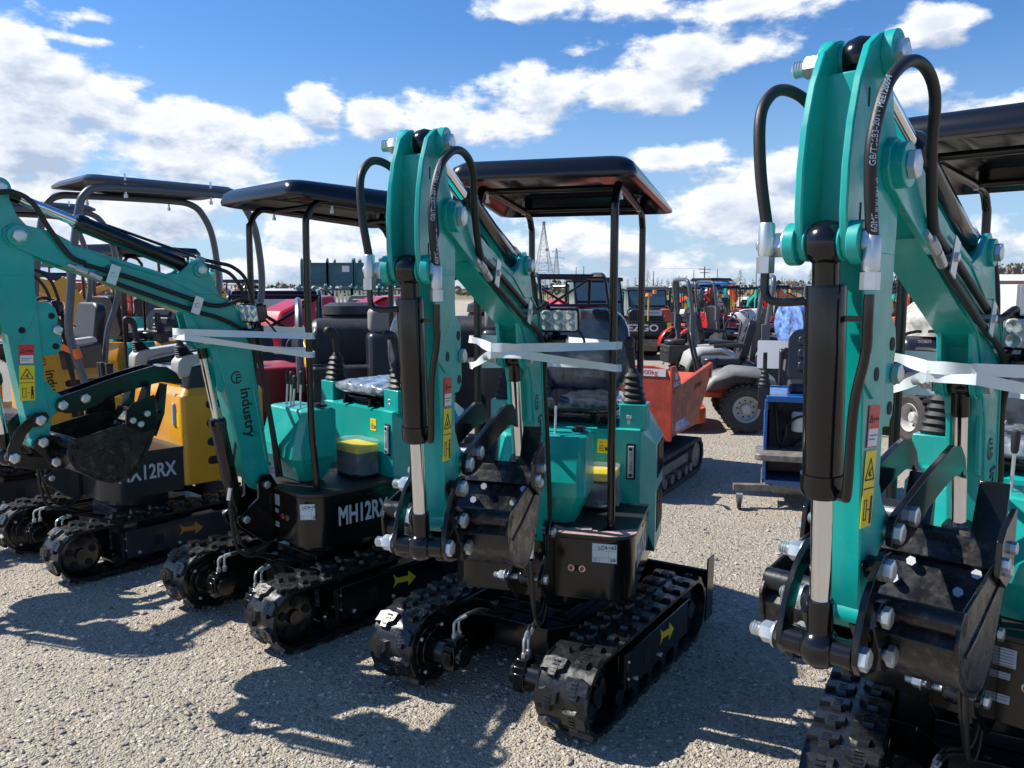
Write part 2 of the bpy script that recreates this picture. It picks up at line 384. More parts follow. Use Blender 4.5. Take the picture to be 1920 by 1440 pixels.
def track_belt(U, sg, xf, xr, R0, zc, w, nl, lug):
    y0 = sg * .40; mb = MB(U); L = xf - xr; P = 2 * L + 2 * math.pi * R0; n = 96; rings = []
    for i in range(n):
        x, z, nx, nz = loop_pt(P * i / n, R0, xf, xr, zc); t = .014
        rings.append([(x - nx * t, y0 - w / 2, z - nz * t), (x, y0 - w / 2, z), (x, y0 + w / 2, z), (x - nx * t, y0 + w / 2, z - nz * t)])
    rings.append(rings[0]); mb.loft(rings, 0, caps=False)
    def at(s, y, h):
        x, z, nx, nz = loop_pt(s, R0, xf, xr, zc); return (x + nx * h, y, z + nz * h)
    pt = P / nl; k = w / 2
    # each lug: a wide pad with a narrow toe, tapering outwards; two staggered rows
    shp = [(-.30, .05), (.02, .05), (.12, .30), (.30, .30), (.30, .62), (.12, .66), (.16, 1.0), (-.22, 1.0), (-.34, .62), (-.30, .40)]
    for row in (-1, 1):
        for i in range(nl):
            s0 = pt * (i + (.5 if row > 0 else 0)); a = []; b = []
            for (u, v) in shp:
                yy = y0 + row * (v * k * .97 + .002)
                a.append(at(s0 + u * pt * 1.12, yy, -.001)); cu = u * .84; cv = .09 + v * .88
                b.append(at(s0 + cu * pt * 1.12, y0 + row * (cv * k), lug))
            if row < 0: a.reverse(); b.reverse()
            m_ = len(a); mb.add(a + b, [tuple(range(m_, 2 * m_))] + [(j, (j + 1) % m_, (j + 1) % m_ + m_, j + m_) for j in range(m_)])
            for q in range(4):                      # raised grip bars across the pad
                u = -.16 + .11 * q; v0, v1 = .34, .58
                c = [at(s0 + (u + du) * pt, y0 + row * (vv * k), lug + hh) for hh in (-.001, .0022) for du, vv in ((-.025, v0), (.025, v0), (.025, v1), (-.025, v1))]
                mb.add(c, [(4, 5, 6, 7), (0, 1, 5, 4), (1, 2, 6, 5), (2, 3, 7, 6), (3, 0, 4, 7)])
    return mb
def undercarriage(root, ang, framem, arrowm, blademat, style=0):
    U = rz(ang); XF, XR, R0, zc = .535, -.43, .142, .160
    for sg in (1, -1):
        tr = ob('track', track_belt(U, sg, XF, XR, R0, zc, .210, 24, .016), rubber, root, ang=30)
        y = sg * .40; yo = sg * (.40 + .085)
        mb = MB(U)                                            # drive sprocket and idler wheels with rollers
        mb.cyl((XF, y - .06, zc), (XF, y + .06, zc), .098, n=32)
        for rr, hh in ((.112, .012),): mb.cyl((XF, y - hh, zc), (XF, y + hh, zc), rr, n=32)
        mb.lathe([(.112, 0), (.112, .012), (.098, .016), (.098, .002)], (XF, yo - sg * .035, zc), (0, sg, 0), 36)
        mb.cyl((XF, yo - sg * .03, zc), (XF, yo - sg * .008, zc), .034, n=20)
        for k in range(5):
            a = 2 * math.pi * k / 5 + .3; mb.cyl((XF + .066 * math.cos(a), yo - sg * .03, zc + .066 * math.sin(a)), (XF + .066 * math.cos(a), yo - sg * .018, zc + .066 * math.sin(a)), .02, n=14, mi=1)
        for k in range(14):
            a = 2 * math.pi * k / 14; mb.box((0, 0, 0), (.02, .05, .02), 0, Matrix.Translation((XF + .106 * math.cos(a), y, zc + .106 * math.sin(a))) @ Matrix.Rotation(-a, 4, 'Y'))
        mb.cyl((XR, y - .07, zc), (XR, y + .07, zc), .112, n=32); mb.cyl((XR, yo - sg * .02, zc), (XR, yo, zc), .04, n=20)
        for x in (-.27, -.12, .03, .18, .33):
            mb.cyl((x, y - .075, zc - R0 + .052), (x, y + .075, zc - R0 + .052), .04, n=18)
        wh = ob('drive_wheel', mb, [black, darkm], tr)
        mb = MB(U); mb.box((-.06, sg * .4, .155), (.74, .12, .13))                    # side frame
        mb.box((-.035, sg * .487, .155), (.66, .010, .16))
        mb.box((-.035, sg * .487, .238), (.66, .026, .006))
        f = ob('side_frame', mb, framem, tr, bevel=.003)
        mb = MB(U)
        mb.box((.315, sg * .4875, .158), (.022, .004, .15), 1)
        mb.box((.10, sg * .4915, .150), (.062, .003, .062), 1)
        for bx, bz in ((.22, .10), (-.03, .10), (.30, .13), (.30, .20)): mb.hexbolt((bx, sg * .492, bz), (0, sg, 0), .010 if bx < .28 else .006, .010, 2)
        ob('frame_bolt', mb, [framem, darkm, zinc], f)
        ar = [(-.055, .012), (.012, .012), (.012, .034), (.06, 0), (.012, -.034), (.012, -.012), (-.055, -.012), (-.078, -.03), (-.066, 0), (-.078, .03)]
        mb = MB(U); mb.ext([(-.12 - x * 1.12, .168 + z * 1.15 - x * .12) for x, z in ar], sg * .4925, sg * .4940)
        ob('arrow', mb, arrowm, f)
        # flange ring, final drive and its fittings
        mb = MB(U); yi = sg * .292
        mb.lathe([(.142, 0), (.142, .010), (.128, .014), (.118, .014), (.118, .006)], (XF, yi + sg * .008, zc + .005), (0, -sg, 0), 40)
        mb.box((XF - .13, yi, zc), (.20, .012, .19)); mb.cyl((XF, yi + sg * .10, zc), (XF, yi, zc), .10, n=32)
        mb.cyl((XF, yi, zc), (XF, yi - sg * .02, zc), .082, n=24)
        mb.cyl((XF, yi - sg * .02, zc), (XF, yi - sg * .10, zc), .058, n=24)
        mb.box((XF, yi - sg * .125, zc), (.105, .055, .10)); mb.cyl((XF, yi - sg * .15, zc), (XF, yi - sg * .175, zc), .046, n=20)
        mb.box((XF, yi - sg * .125, zc + .058), (.07, .05, .03)); mb.box((XF + .055, yi - sg * .12, zc), (.02, .045, .055))
        mo = ob('drive_motor', mb, black, tr, bevel=.003)
        mb = MB(U)
        for a in (.7, 2.2, 3.9, 5.3): mb.hexbolt((XF + .10 * math.cos(a), yi - sg * .004, zc + .10 * math.sin(a)), (0, -sg, 0), .0085, .012)
        for k in (-1, 1):
            p = (XF - .005 + k * .017, yi - sg * .125, zc + .073)
            mb.cyl(p, (p[0], p[1], p[2] + .018), .011, n=6); mb.tube([(p[0], p[1], p[2] + .018), (p[0], p[1], p[2] + .055), (p[0] - .012, p[1] - sg * .004, p[2] + .07), (p[0] - .035, p[1] - sg * .01, p[2] + .075)], .006, 8)
            mb.cyl((p[0] - .03, p[1] - sg * .008, p[2] + .0745), (p[0] - .058, p[1] - sg * .017, p[2] + .078), .009, n=10)
        ob('motor_fitting', mb, zinc, mo)
        mb = MB(U)
        for k in (-1, 1):
            p = (XF - .06 + k * .017, yi - sg * .14, zc + .151)
            mb.tube([p, (p[0] - .05, p[1] - sg * .02, p[2] + .003), (p[0] - .13, p[1] - sg * .05, p[2] - .03), (p[0] - .22, p[1] - sg * .07, p[2] - .06)], .0085, 10)
        ob('motor_hose', mb, hosem, mo)
    mb = MB(U)                                                   # centre frame
    mb.ext([(.30, -.13), (.18, -.22), (.16, -.34), (-.2, -.34), (-.24, -.2), (-.42, -.12), (-.42, .12), (-.24, .2), (-.2, .34), (.16, .34), (.18, .22), (.30, .13)], .13, .25, 0, 'xy')
    mb.ext([(.20, -.17), (-.25, -.17), (-.25, .17), (.20, .17)], .25, .30, 0, 'xy')
    mb.cyl((0, 0, .30), (0, 0, .39), .20, n=36)
    for y in (-.12, .12): mb.beam((-.35, y, .2), (-.66, y, .12), .05, .06)
    ob('centre_frame', mb, framem, root, bevel=.004)
    mb = MB(U); prof = [(-.70, .02), (-.715, .09), (-.72, .16), (-.71, .22), (-.69, .265), (-.705, .27), (-.735, .22), (-.745, .18), (-.735, .10), (-.715, .02)]
    mb.ext(prof, -.47, .47); mb.ext([(-.66, .02), (-.76, .02), (-.77, .33), (-.68, .33)], .47, .478); mb.ext([(-.66, .02), (-.76, .02), (-.77, .31), (-.68, .31)], -.478, -.47)
    ob('dozer_blade', mb, blademat, root, bevel=.002)

def rrect(x0, x1, y0, y1, r, n=6, corners=(1, 1, 1, 1)):
    """rounded rectangle; corners: (x1,y1) (x0,y1) (x0,y0) (x1,y0)"""
    o = []
    for (cx, cy, a0, on) in ((x1, y1, 0, corners[0]), (x0, y1, 90, corners[1]), (x0, y0, 180, corners[2]), (x1, y0, 270, corners[3])):
        q = r * on if on else 1e-4
        sx = -1 if cx == x1 else 1; sy = -1 if cy == y1 else 1
        for i in range(n + 1):
            a = R(a0 + 90 * i / n); o.append((cx + sx * q + q * math.cos(a), cy + sy * q + q * math.sin(a)))
    return o
def bellows(mb, c, r0, r1, h, n=5, mi=0, sq=True, lean=(0, 0)):
    rings = []; m_ = 4 * 6
    for i in range(2 * n + 1):
        f = i / (2 * n); r = r0 + (r1 - r0) * f + (.006 if i % 2 else -.004); z = c[2] + h * f; ring = []
        for j in range(m_):
            a = 2 * math.pi * j / m_; e = 3.2 if sq else 2
            q = 1 / (abs(math.cos(a)) ** e + abs(math.sin(a)) ** e) ** (1 / e)
            ring.append((c[0] + lean[0] * f + r * q * math.cos(a), c[1] + lean[1] * f + r * q * math.sin(a), z))
        rings.append(ring)
    mb.loft(rings, mi)
def decal(root, parent, M, w, h, mt, name='sticker', th=.0008):
    mb = MB(M); mb.box((0, 0, 0), (w, h, th)); return ob(name, mb, mt, parent)

def boom_assembly(root, A, boff, db, da, pm, cylm, buck, boomlabel='Industry', thumb=True):
    """boom, arm, cylinders, bucket in the vertical plane of the swing post; profile coordinates (forward from foot pin, height)"""
    B0 = Matrix.Translation((A, 0, 0)) @ rz(boff)
    zA = .683; E = (1.041, 1.850)
    def rot(c, a): return Matrix.Translation((c[0], 0, c[1])) @ Matrix.Rotation(-a, 4, 'Y') @ Matrix.Translation((-c[0], 0, -c[1]))
    BM = B0 @ rot((0, zA), db); AM = BM @ rot(E, da)
    W = .043
    def bpin(mb, x, z, yh, yn, r=.020, mi=0, shaft=True):
        r *= .92
        if shaft: mb.cyl((x, yh, z), (x, -yn, z), r * .6, n=14, mi=mi)
        mb.hexbolt((x, yh, z), (0, 1, 0), r, .014, mi); mb.nut((x, -yn, z), (0, -1, 0), r * .92, mi)
    # ---- swing bracket
    mb = MB(B0)
    for y in (.062, -.062):
        mb.ext([(-.10, .40), (.02, .39), (.15, .50), (.165, .54), (.12, .57), (.045, .62), (.045, .70), (.02, .735), (-.03, .73), (-.07, .66), (-.12, .62)], y - .008, y + .008)
    mb.box((-.075, 0, .52), (.10, .14, .24)); mb.cyl((-.10, 0, .37), (-.10, 0, .66), .055, n=20)
    sb = ob('swing_bracket', mb, cylm, root, bevel=.003)
    mb = MB(B0)
    bpin(mb, 0, .683, .072, .072, .021); bpin(mb, .12, .531, .072, .085, .021)
    ob('pin_bolt', mb, zinc, sb)
    # ---- boom: column and main beam as welded box between two profile plates
    side = [(1.056, 1.886), (1.014, 1.889), (.977, 1.882), (.914, 1.871), (.848, 1.838), (.843, 1.822), (.765, 1.806), (.445, 1.712), (.385, 1.706), (.338, 1.743), (.320, 1.762), (.290, 1.770), (.255, 1.752),
            (.211, 1.641), (.199, 1.616), (.137, 1.591), (.085, 1.541), (.060, 1.482), (.044, 1.397), (.025, 1.24), (.0, 1.072), (-.035, .80), (-.042, .70), (-.03, .655), (0, .642), (.03, .655), (.060, .70),
            (.101, .76), (.143, .964), (.191, 1.198), (.215, 1.283), (.245, 1.335), (.30, 1.50), (.381, 1.540), (.421, 1.556), (.716, 1.678), (.87, 1.735), (.99, 1.780), (1.026, 1.800), (1.062, 1.812), (1.088, 1.85), (1.08, 1.875)]
    main = [p for p in side if p[0] < .86]
    mb = MB(BM); mb.ext([(.86, 1.835), (.843, 1.822)] + [p for p in side[6:-5]] + [(.86, 1.732)], -W, W)
    bm = ob('boom', mb, pm, root, bevel=.004)
    mb = MB(BM)
    fork = [(1.056, 1.897), (1.01, 1.893), (.914, 1.873), (.848, 1.838), (.843, 1.820), (.78, 1.800), (.70, 1.770), (.69, 1.755), (.76, 1.715), (.80, 1.708), (.87, 1.733), (.99, 1.780), (1.04, 1.803), (1.07, 1.812), (1.09, 1.84), (1.085, 1.875)]
    for y in (1, -1): mb.ext(fork, y * W, y * (W + .014))
    for y in (1, -1):     # arm cylinder lugs
        mb.ext([(.46, 1.70), (.385, 1.722), (.338, 1.760), (.322, 1.776), (.290, 1.780), (.258, 1.760), (.20, 1.62), (.30, 1.62)], y * (W - .012), y * (W + .004))
        mb.cyl((.290, y * W, 1.733), (.290, y * (W + .016), 1.733), .034, n=24)
        mb.cyl((E[0], y * (W + .012), E[1]), (E[0], y * (W + .034), E[1]), .040, n=28)
        # boom cylinder brackets on the column front
        mb.ext([(.20, 1.50), (.375, 1.545), (.362, 1.49), (.352, 1.435), (.322, 1.385), (.300, 1.372), (.265, 1.374), (.245, 1.36), (.235, 1.30), (.222, 1.17), (.20, 1.16), (.15, 1.3)], y * (W - .002), y * (W - .014))
        mb.cyl((.281, y * .026, 1.409), (.281, y * .056, 1.409), .034, n=24)
    ob('boom_lugs', mb, pm, bm, bevel=.002)
    mb = MB(BM)          # raised weld edges along the boom sides
    for y in (1, -1):
        for pl in ([(.80, 1.795), (.44, 1.695), (.36, 1.69), (.21, 1.62), (.12, 1.56), (.075, 1.46), (.04, 1.2), (-.02, .80)], [(.80, 1.725), (.60, 1.645), (.42, 1.572), (.33, 1.52), (.24, 1.36), (.195, 1.25), (.12, .86)]):
            mb.tube([(x, y * (W + .0005), z) for x, z in pl], .0042, 6, 5)
    ob('weld_bead', mb, pm, bm)
    mb = MB(BM); bpin(mb, .290, 1.733, .060, .062, .024); bpin(mb, .281, 1.409, .056, .062, .024); mb.hexbolt((E[0], .078, E[1]), (0, 1, 0), .026, .014); ob('pin_bolt', mb, zinc, bm)
    # lettering down the column
    if boomlabel:
        M = BM @ facing((.072, W + .0015, 1.05), (0, 1, 0)) @ Matrix.Rotation(R(-84), 4, 'Z')
        lettering(boomlabel, .075, ink, bm, M, bold=.0012)
        M = BM @ facing((.125, W + .0015, 1.225), (0, 1, 0))
        mb = MB(M); mb.loft([[(r_ * math.cos(R(a)), r_ * math.sin(R(a)), z_) for r_, z_ in ((.030, 0), (.030, .0006), (.024, .0006), (.024, 0))] for a in range(60, 331, 15)], 0)
        mb.box((.012, 0, .0004), (.03, .006, .0006)); mb.box((.0, -.012, .0004), (.006, .03, .0006)); mb.box((.010, .013, .0004), (.024, .006, .0006))
        ob('emblem', mb, ink, bm)
        M = BM @ facing((.040, W + .0015, 1.03), (0, 1, 0)); mb = MB(M); ring = []
        for i in range(15):
            a = R(100 + 150 * i / 14); ring.append([((.085 + k * .006 * math.sin(math.pi * i / 14)) * math.sin(a) * .45 + .02, (.10) * math.cos(a) + .0, z_) for k, z_ in ((-1, 0), (-1, .0006), (1, .0006), (1, 0))])
        mb.loft(ring, 0); ob('emblem_swoosh', mb, ink, bm)
    # ---- arm
    aside = [(1.056, 2.050), (1.085, 2.066), (1.100, 2.064), (1.125, 2.055), (1.165, 2.030), (1.200, 1.97), (1.222, 1.90), (1.232, 1.83), (1.232, 1.76), (1.222, 1.70), (1.205, 1.682), (1.18, 1.68), (1.155, 1.70), (1.128, 1.68), (1.112, 1.577), (1.091, 1.347), (1.067, 1.139), (1.06, 1.06), (1.045, 1.02),
             (1.02, 1.012), (.995, 1.03), (.975, 1.10), (.958, 1.14), (.948, 1.20), (.975, 1.27), (.982, 1.37), (.986, 1.59), (.991, 1.65), (.985, 1.74), (.985, 1.83), (.99, 1.88), (1.03, 1.93), (1.05, 1.99)]
    mb = MB(AM)
    for y in (1, -1):
        mb.ext([(x, z) for x, z in aside if z > 1.55] , y * (W - .013) , y * (W + .001))
    mb.box((1.150, 0, 1.865), (.006, 2 * W - .02, .26)); mb.box((1.05, 0, 1.865), (.006, 2 * W - .02, .30)) ; mb.box((1.12, 0, 1.735), (.12, 2 * W - .02, .006))
    lower = [(1.150, 1.74), (1.128, 1.68), (1.112, 1.577), (1.091, 1.347), (1.067, 1.139), (1.06, 1.06), (1.045, 1.02), (1.02, 1.012), (.995, 1.03), (.975, 1.10), (.985, 1.27), (.986, 1.59), (.991, 1.65), (.985, 1.74)]
    mb.ext(lower, -W + .003, W - .003)
    ar = ob('arm', mb, pm, root, bevel=.004)
    mb = MB(AM)
    for y in (1, -1):
        mb.cyl((1.085, y * .022, 2.030), (1.085, y * (W - .012), 2.030), .030, n=24); mb.cyl((1.085, y * W, 2.030), (1.085, y * (W + .020), 2.030), .038, n=24)
        mb.cyl((1.198, y * .026, 1.709), (1.198, y * (W - .012), 1.709), .030, n=24); mb.cyl((1.198, y * W, 1.709), (1.198, y * (W + .020), 1.709), .036, n=24)
        # rear mounting plate with holes, and thumb bracket
        mb.ext([(1.0, 1.594), (.945, 1.590), (.918, 1.565), (.910, 1.530), (.918, 1.49), (.908, 1.45), (.906, 1.42), (.911, 1.395), (.931, 1.378), (.975, 1.377), (1.0, 1.377)], y * .020, y * .032)
        mb.ext([(1.0, 1.285), (.974, 1.269), (.954, 1.232), (.90, 1.190), (.905, 1.165), (.955, 1.140), (1.0, 1.10)], y * .026, y * .038)
        mb.ext([(1.145, 1.70), (1.132, 1.60), (1.120, 1.48), (1.06, 1.44), (1.02, 1.50), (.992, 1.56), (.99, 1.70)], y * (W - .004), y * (W + .0015))
    mb.cyl((1.031, -.052, 1.033), (1.031, .052, 1.033), .030, n=24)
    ob('arm_lugs', mb, pm, ar, bevel=.002)
    mb = MB(AM)
    for y in (1, -1):
        for x, z in ((1.052, 1.485), (.935, 1.535), (.930, 1.412)): mb.cyl((x, y * .0325, z), (x, y * (.0335 if x < 1 else W + .0025), z), .013, n=18)
        mb.ext([(1.135, 1.90), (1.115, 1.87), (1.105, 1.80), (1.12, 1.78), (1.138, 1.79)], y * (W + .0016), y * (W + .0022))
        mb.box((1.163, y * (W + .0016), 1.945), (.005, .001, .03)); mb.box((1.175, y * (W + .0016), 1.76), (.005, .001, .03))
    mb.cyl((1.056, W - .001, 1.135), (1.056, W + .001, 1.135), .010, n=16)
    ob('plate_hole', mb, darkm, ar)
    mb = MB(AM); bpin(mb, .920, 1.478, .034, .034, .021, shaft=True); bpin(mb, 1.085, 2.030, .062, .064, .025); bpin(mb, 1.198, 1.709, .064, .064, .025); ob('pin_bolt', mb, zinc, ar)
    # warning stickers
    M = AM @ facing((1.048, W - .0012, 1.318), (0, 1, 0)) @ Matrix.Rotation(R(-4), 4, 'Z')
    decal(root, ar, M @ Matrix.Translation((0, .072, 0)), .056, .076, redst); decal(root, ar, M @ Matrix.Translation((0, .052, .0006)), .048, .032, white)
    decal(root, ar, M @ Matrix.Translation((0, -.042, 0)), .056, .140, yel, 'warning_sticker')
    mb = MB(M @ Matrix.Translation((0, 0, .0010)))
    def tri(x, y, r, w_):
        pts = [(x + r * math.cos(R(90 + 120 * k)), y + r * math.sin(R(90 + 120 * k))) for k in range(3)]
        for k in range(3): mb.beam((*pts[k], 0), (*pts[(k + 1) % 3], 0), w_, .0006, 0, (0, 0, 1))
    tri(0, -.012, .026, .003); mb.box((0, -.041, 0), (.052, .002, .0006))
    mb.beam((-.008, -.016, 0), (.006, -.004, 0), .003, .0006); mb.beam((-.004, -.018, 0), (.008, -.018, 0), .003, .0006); mb.beam((.0, -.01, 0), (.004, -.018, 0), .003, .0006)
    mb.box((-.017, -.080, 0), (.002, .036, .0006)); mb.box((-.011, -.062, 0), (.014, .002, .0006)); mb.box((-.011, -.098, 0), (.014, .002, .0006)); mb.box((-.005, -.080, 0), (.002, .036, .0006))
    mb.box((.018, -.078, 0), (.009, .026, .0006)); mb.box((.015, -.098, 0), (.003, .018, .0006)); mb.box((.021, -.098, 0), (.003, .018, .0006)); mb.cyl((.018, -.060, -.0003), (.018, -.060, .0004), .0045, n=12); mb.box((.005, -.08, 0), (.010, .002, .0006))
    mb.box((.011, .085, .0001), (.024, .005, .0006)); tri(-.014, .084, .009, .002); mb.box((0, .056, .0004), (.04, .0016, .0006)); mb.box((-.006, .049, .0004), (.028, .0016, .0006))
    ob('sticker_print', mb, ink, ar)
    # ---- arm cylinder (boom to arm head)
    def cyl(M1, p, M2, q, rb, lb, rr, name, eye=.030, w_=.040, cap=True, gap=0):
        a = M1 @ Vector((p[0], 0, p[1])); b = M2 @ Vector((q[0], 0, q[1])); d = (b - a).normalized(); lat = (B0.to_3x3() @ Vector((0, 1, 0)))
        m1 = MB(); m1.lathe([(eye * .75, -w_ * .62), (eye * .98, -w_ * .42), (eye * 1.08, 0), (eye * .98, w_ * .42), (eye * .75, w_ * .62)], a, lat, 20); m1.cyl(a, a + d * .07, rb * .66, n=20)
        m1.lathe([(rb * .96, .068), (rb, .072), (rb, lb), (rb * .97, lb + .004)], a, d, 28); m1.lathe([(rb * 1.10, lb - .03), (rb * 1.10, lb), (rb * .9, lb + .012)], a, d, 28)
        o = ob(name, m1, cylm, root, ang=50)
        L = (b - a).length
        m2 = MB(); m2.cyl(a + d * lb, b - d * (eye + .03), rr, n=22); ob('piston_rod', m2, chrome, o, ang=50)
        m3 = MB(); m3.cyl(b - d * (eye + .055), b, rr * 1.25, n=20); m3.lathe([(eye * .75, -w_ * .62), (eye * .98, -w_ * .42), (eye * 1.12, 0), (eye * .98, w_ * .42), (eye * .75, w_ * .62)], b, lat, 20); ob('rod_eye', m3, cylm, o, ang=50)
        return o, a, b, d
    oa, a, b, d = cyl(BM, (.290, 1.733), AM, (1.085, 2.030), .034, .535, .020, 'arm_cylinder', .034, .044)
    oc, a2, b2, d2 = cyl(B0, (.12, .531), BM, (.281, 1.409), .037, .50, .0185, 'boom_cylinder', .030, .050)
    ok, a3, b3, d3 = cyl(AM, (1.198, 1.709), AM, (1.133, .992), .034, .425, .0185, 'bucket_cylinder', .036, .044)
    mb = MB(AM)
    mb.tube([(1.19, .0, 1.62), (1.21, -.04, 1.612), (1.214, -.078, 1.612), (1.216, -.094, 1.625), (1.216, -.097, 1.66)], .0075, 10)
    mb.tube([(1.205, .076, 1.625), (1.205, .076, 1.58), (1.20, .074, 1.53), (1.20, .060, 1.44), (1.195, .055, 1.30), (1.183, .045, 1.285), (1.17, .03, 1.283)], .0085, 10)
    mb.box((1.185, .038, 1.585), (.012, .05, .010))
    ob('oil_pipe', mb, cylm, ok)
    mb = MB(AM)
    for (x, y, z) in ((1.216, -.097, 1.66), (1.205, .076, 1.632)):
        mb.cyl((x, y, z), (x, y, z + .028), .0155, n=6); mb.cyl((x, y, z + .026), (x, y, z + .034), .010, n=12); mb.lathe([(.013, .03), (.014, .035), (.014, .082), (.012, .086)], (x, y, z), (0, 0, 1), 12)
    ob('hose_fitting', mb, zinc, ok)
    # ---- big hose loops, left and right of the arm head
    mb = MB(AM); mb.tube([(1.216, -.097, 1.74), (1.226, -.108, 1.83), (1.220, -.116, 1.92), (1.185, -.118, 1.965), (1.14, -.112, 1.985), (1.08, -.10, 1.978), (1.03, -.09, 1.945), (.98, -.085, 1.88), (.88, -.07, 1.78), (.72, -.055, 1.70)], .0102, 12)
    ob('hydraulic_hose', mb, hosem, ok)
    mb = MB(AM); mb.tube([(1.205, .076, 1.715), (1.222, .074, 1.80), (1.225, .075, 1.87), (1.185, .079, 1.955), (1.11, .085, 2.005), (1.04, .092, 2.008), (.985, .094, 1.970), (.935, .080, 1.885), (.860, .068, 1.775), (.80, .060, 1.745)], .0102, 12)
    hr = ob('hydraulic_hose', mb, hosem, ok)
    for wd, sz, (x, y, z), tl in (('60MPa/8702PSI', .0135, (1.2125, .0755, 1.765), 8), ('GB/T3683-2011', .0135, (1.2245, .0745, 1.865), -6), ('MEE120094', .0135, (1.203, .0775, 1.935), -32)):
        lettering(wd, sz, silver, hr, AM @ Matrix.Translation((x, y, z)) @ Matrix.Rotation(R(tl), 4, 'Y') @ rz(R(38)) @ Matrix.Translation((.0106, 0, 0)) @ facing((0, 0, 0), (1, 0, 0)) @ Matrix.Rotation(R(90), 4, 'Z'), 'hose_print')
    # ---- hoses along the boom side, clamps
    mb = MB(BM)
    mb.tube([(.80, .060, 1.745), (.731, W + .014, 1.727), (.60, W + .013, 1.690), (.332, W + .013, 1.598), (.245, W + .013, 1.572), (.18, W + .016, 1.572), (.10, W + .03, 1.595), (.04, W + .02, 1.57), (.0, W + .01, 1.50), (-.01, W - .01, 1.42), (-.03, .03, 1.2), (-.07, .03, .9), (-.09, .03, .70)], .0095, 10)
    mb.tube([(.775, W + .014, 1.707), (.70, W + .013, 1.680), (.60, W + .013, 1.642), (.332, W + .013, 1.548), (.22, W + .013, 1.516), (.12, W + .014, 1.47), (.05, W + .012, 1.40), (.0, W - .004, 1.30), (-.04, .04, 1.1), (-.08, .04, .85), (-.11, .035, .70)], .0095, 10)
    ob('boom_hose', mb, hosem, bm)
    mb = MB(BM)
    for x, z in ((.689, 1.706), (.322, 1.573)):
        M = Matrix.Translation((x, W + .024, z)) @ Matrix.Rotation(R(70), 4, 'Y')
        mb.box((0, .002, 0), (.080, .003, .042), 0, M); mb.box((0, -.012, 0), (.012, .028, .03), 0, M); mb.hexbolt((x, W + .027, z), (0, 1, 0), .010, .008)
    mb.cyl((.835, W + .016, 1.734), (.790, W + .016, 1.715), .0125, n=6); mb.cyl((.785, W + .016, 1.713), (.735, W + .014, 1.690), .011, n=12); mb.cyl((.865, W + .014, 1.745), (.835, W + .014, 1.734), .009, n=10)
    ob('hose_clamp', mb, zinc, bm)
    # arm cylinder pipe and rear hoses
    mb = MB(BM); mb.tube([(.735, 0, 1.885), (.715, 0, 1.912), (.69, 0, 1.917), (.50, 0, 1.860), (.30, 0, 1.798), (.275, 0, 1.79)], .0065, 10); ob('oil_pipe', mb, cylm, oa)
    mb = MB(BM); mb.cyl((.285, 0, 1.793), (.240, 0, 1.780), .011, n=8); mb.cyl((.32, .018, 1.775), (.262, .018, 1.762), .010, n=8); mb.cyl((.28, 0, 1.745), (.275, 0, 1.79), .008, n=8); ob('hose_fitting', mb, zinc, oa)
    mb = MB(BM)
    mb.tube([(.240, 0, 1.780), (.17, .0, 1.768), (.10, .0, 1.752), (.035, .0, 1.70), (.0, 0, 1.60), (-.02, 0, 1.48), (-.05, .0, 1.2), (-.09, 0, .9), (-.11, 0, .70)], .009, 10)
    mb.tube([(.262, .018, 1.762), (.18, .02, 1.74), (.12, .02, 1.715), (.07, .02, 1.65), (.04, .02, 1.56), (.0, .02, 1.42), (-.04, .02, 1.2), (-.09, .02, .9), (-.12, .02, .70)], .009, 10)
    ob('hydraulic_hose', mb, hosem, oa)
    # boom cylinder pipe and hoses
    mb = MB(B0 @ rot((.12, .531), R(10.4)))
    mb.tube([(.16, .02, .97), (.19, .02, .965), (.195, .02, .95), (.195, .02, .80), (.19, .02, .70)], .006, 8); mb.tube([(.15, .035, .70), (.20, .035, .705), (.205, .035, .68), (.20, .035, .65)], .006, 8)
    ob('oil_pipe', mb, cylm, oc)
    mb = MB(B0 @ rot((.12, .531), R(10.4))); mb.cyl((.19, .02, .72), (.19, .02, .66), .011, n=8); mb.cyl((.203, .035, .68), (.203, .035, .62), .011, n=8); ob('hose_fitting', mb, zinc, oc)
    mb = MB(B0); mb.tube([(.165, .02, .66), (.155, .02, .55), (.13, .03, .42), (.08, .03, .36), (.0, .03, .37), (-.08, .02, .42)], .0085, 8); mb.tube([(.18, .035, .62), (.175, .04, .50), (.15, .045, .38), (.08, .045, .33), (.0, .04, .35), (-.08, .03, .42)], .0085, 8)
    ob('hydraulic_hose', mb, hosem, oc)
    # work lamp on bracket
    mb = MB(BM); mb.ext([(.085, 1.46), (.03, 1.475), (.03, 1.44), (.07, 1.425)], W, W + .10); mb.beam((.05, W + .05, 1.455), (.055, W + .062, 1.50), .012, .03)
    la = ob('work_lamp', mb, black, bm, bevel=.002)
    LM = BM @ Matrix.Translation((.075, W + .075, 1.535)) @ Matrix.Rotation(R(8), 4, 'Y')
    mb = MB(LM); mb.ext(rrect(-.078, .078, -.046, .046, .014), -.018, .016, 0, 'yz'); mb.ext(rrect(-.06, .06, -.034, .034, .012), -.045, -.018, 0, 'yz'); ob('lamp_housing', mb, black, la, bevel=.003)
    mb = MB(LM); mb.ext(rrect(-.071, .071, -.038, .038, .010), .016, .020, 0, 'yz')
    for i in range(3):
        for j in range(2): mb.lathe([(.021, 0), (.018, .006), (.006, .002)], (.020, -.046 + .046 * i, -.019 + .038 * j), (1, 0, 0), 16)
    ob('lamp_lens', mb, lensm, la)
    mb = MB(LM); mb.tube([(-.03, .04, -.03), (-.04, .07, -.06), (-.06, .08, -.10), (-.09, .05, -.12)], .005, 8); ob('lamp_cable', mb, hosem, la)
    # ---- bucket linkage
    mb = MB(AM); yl = .062
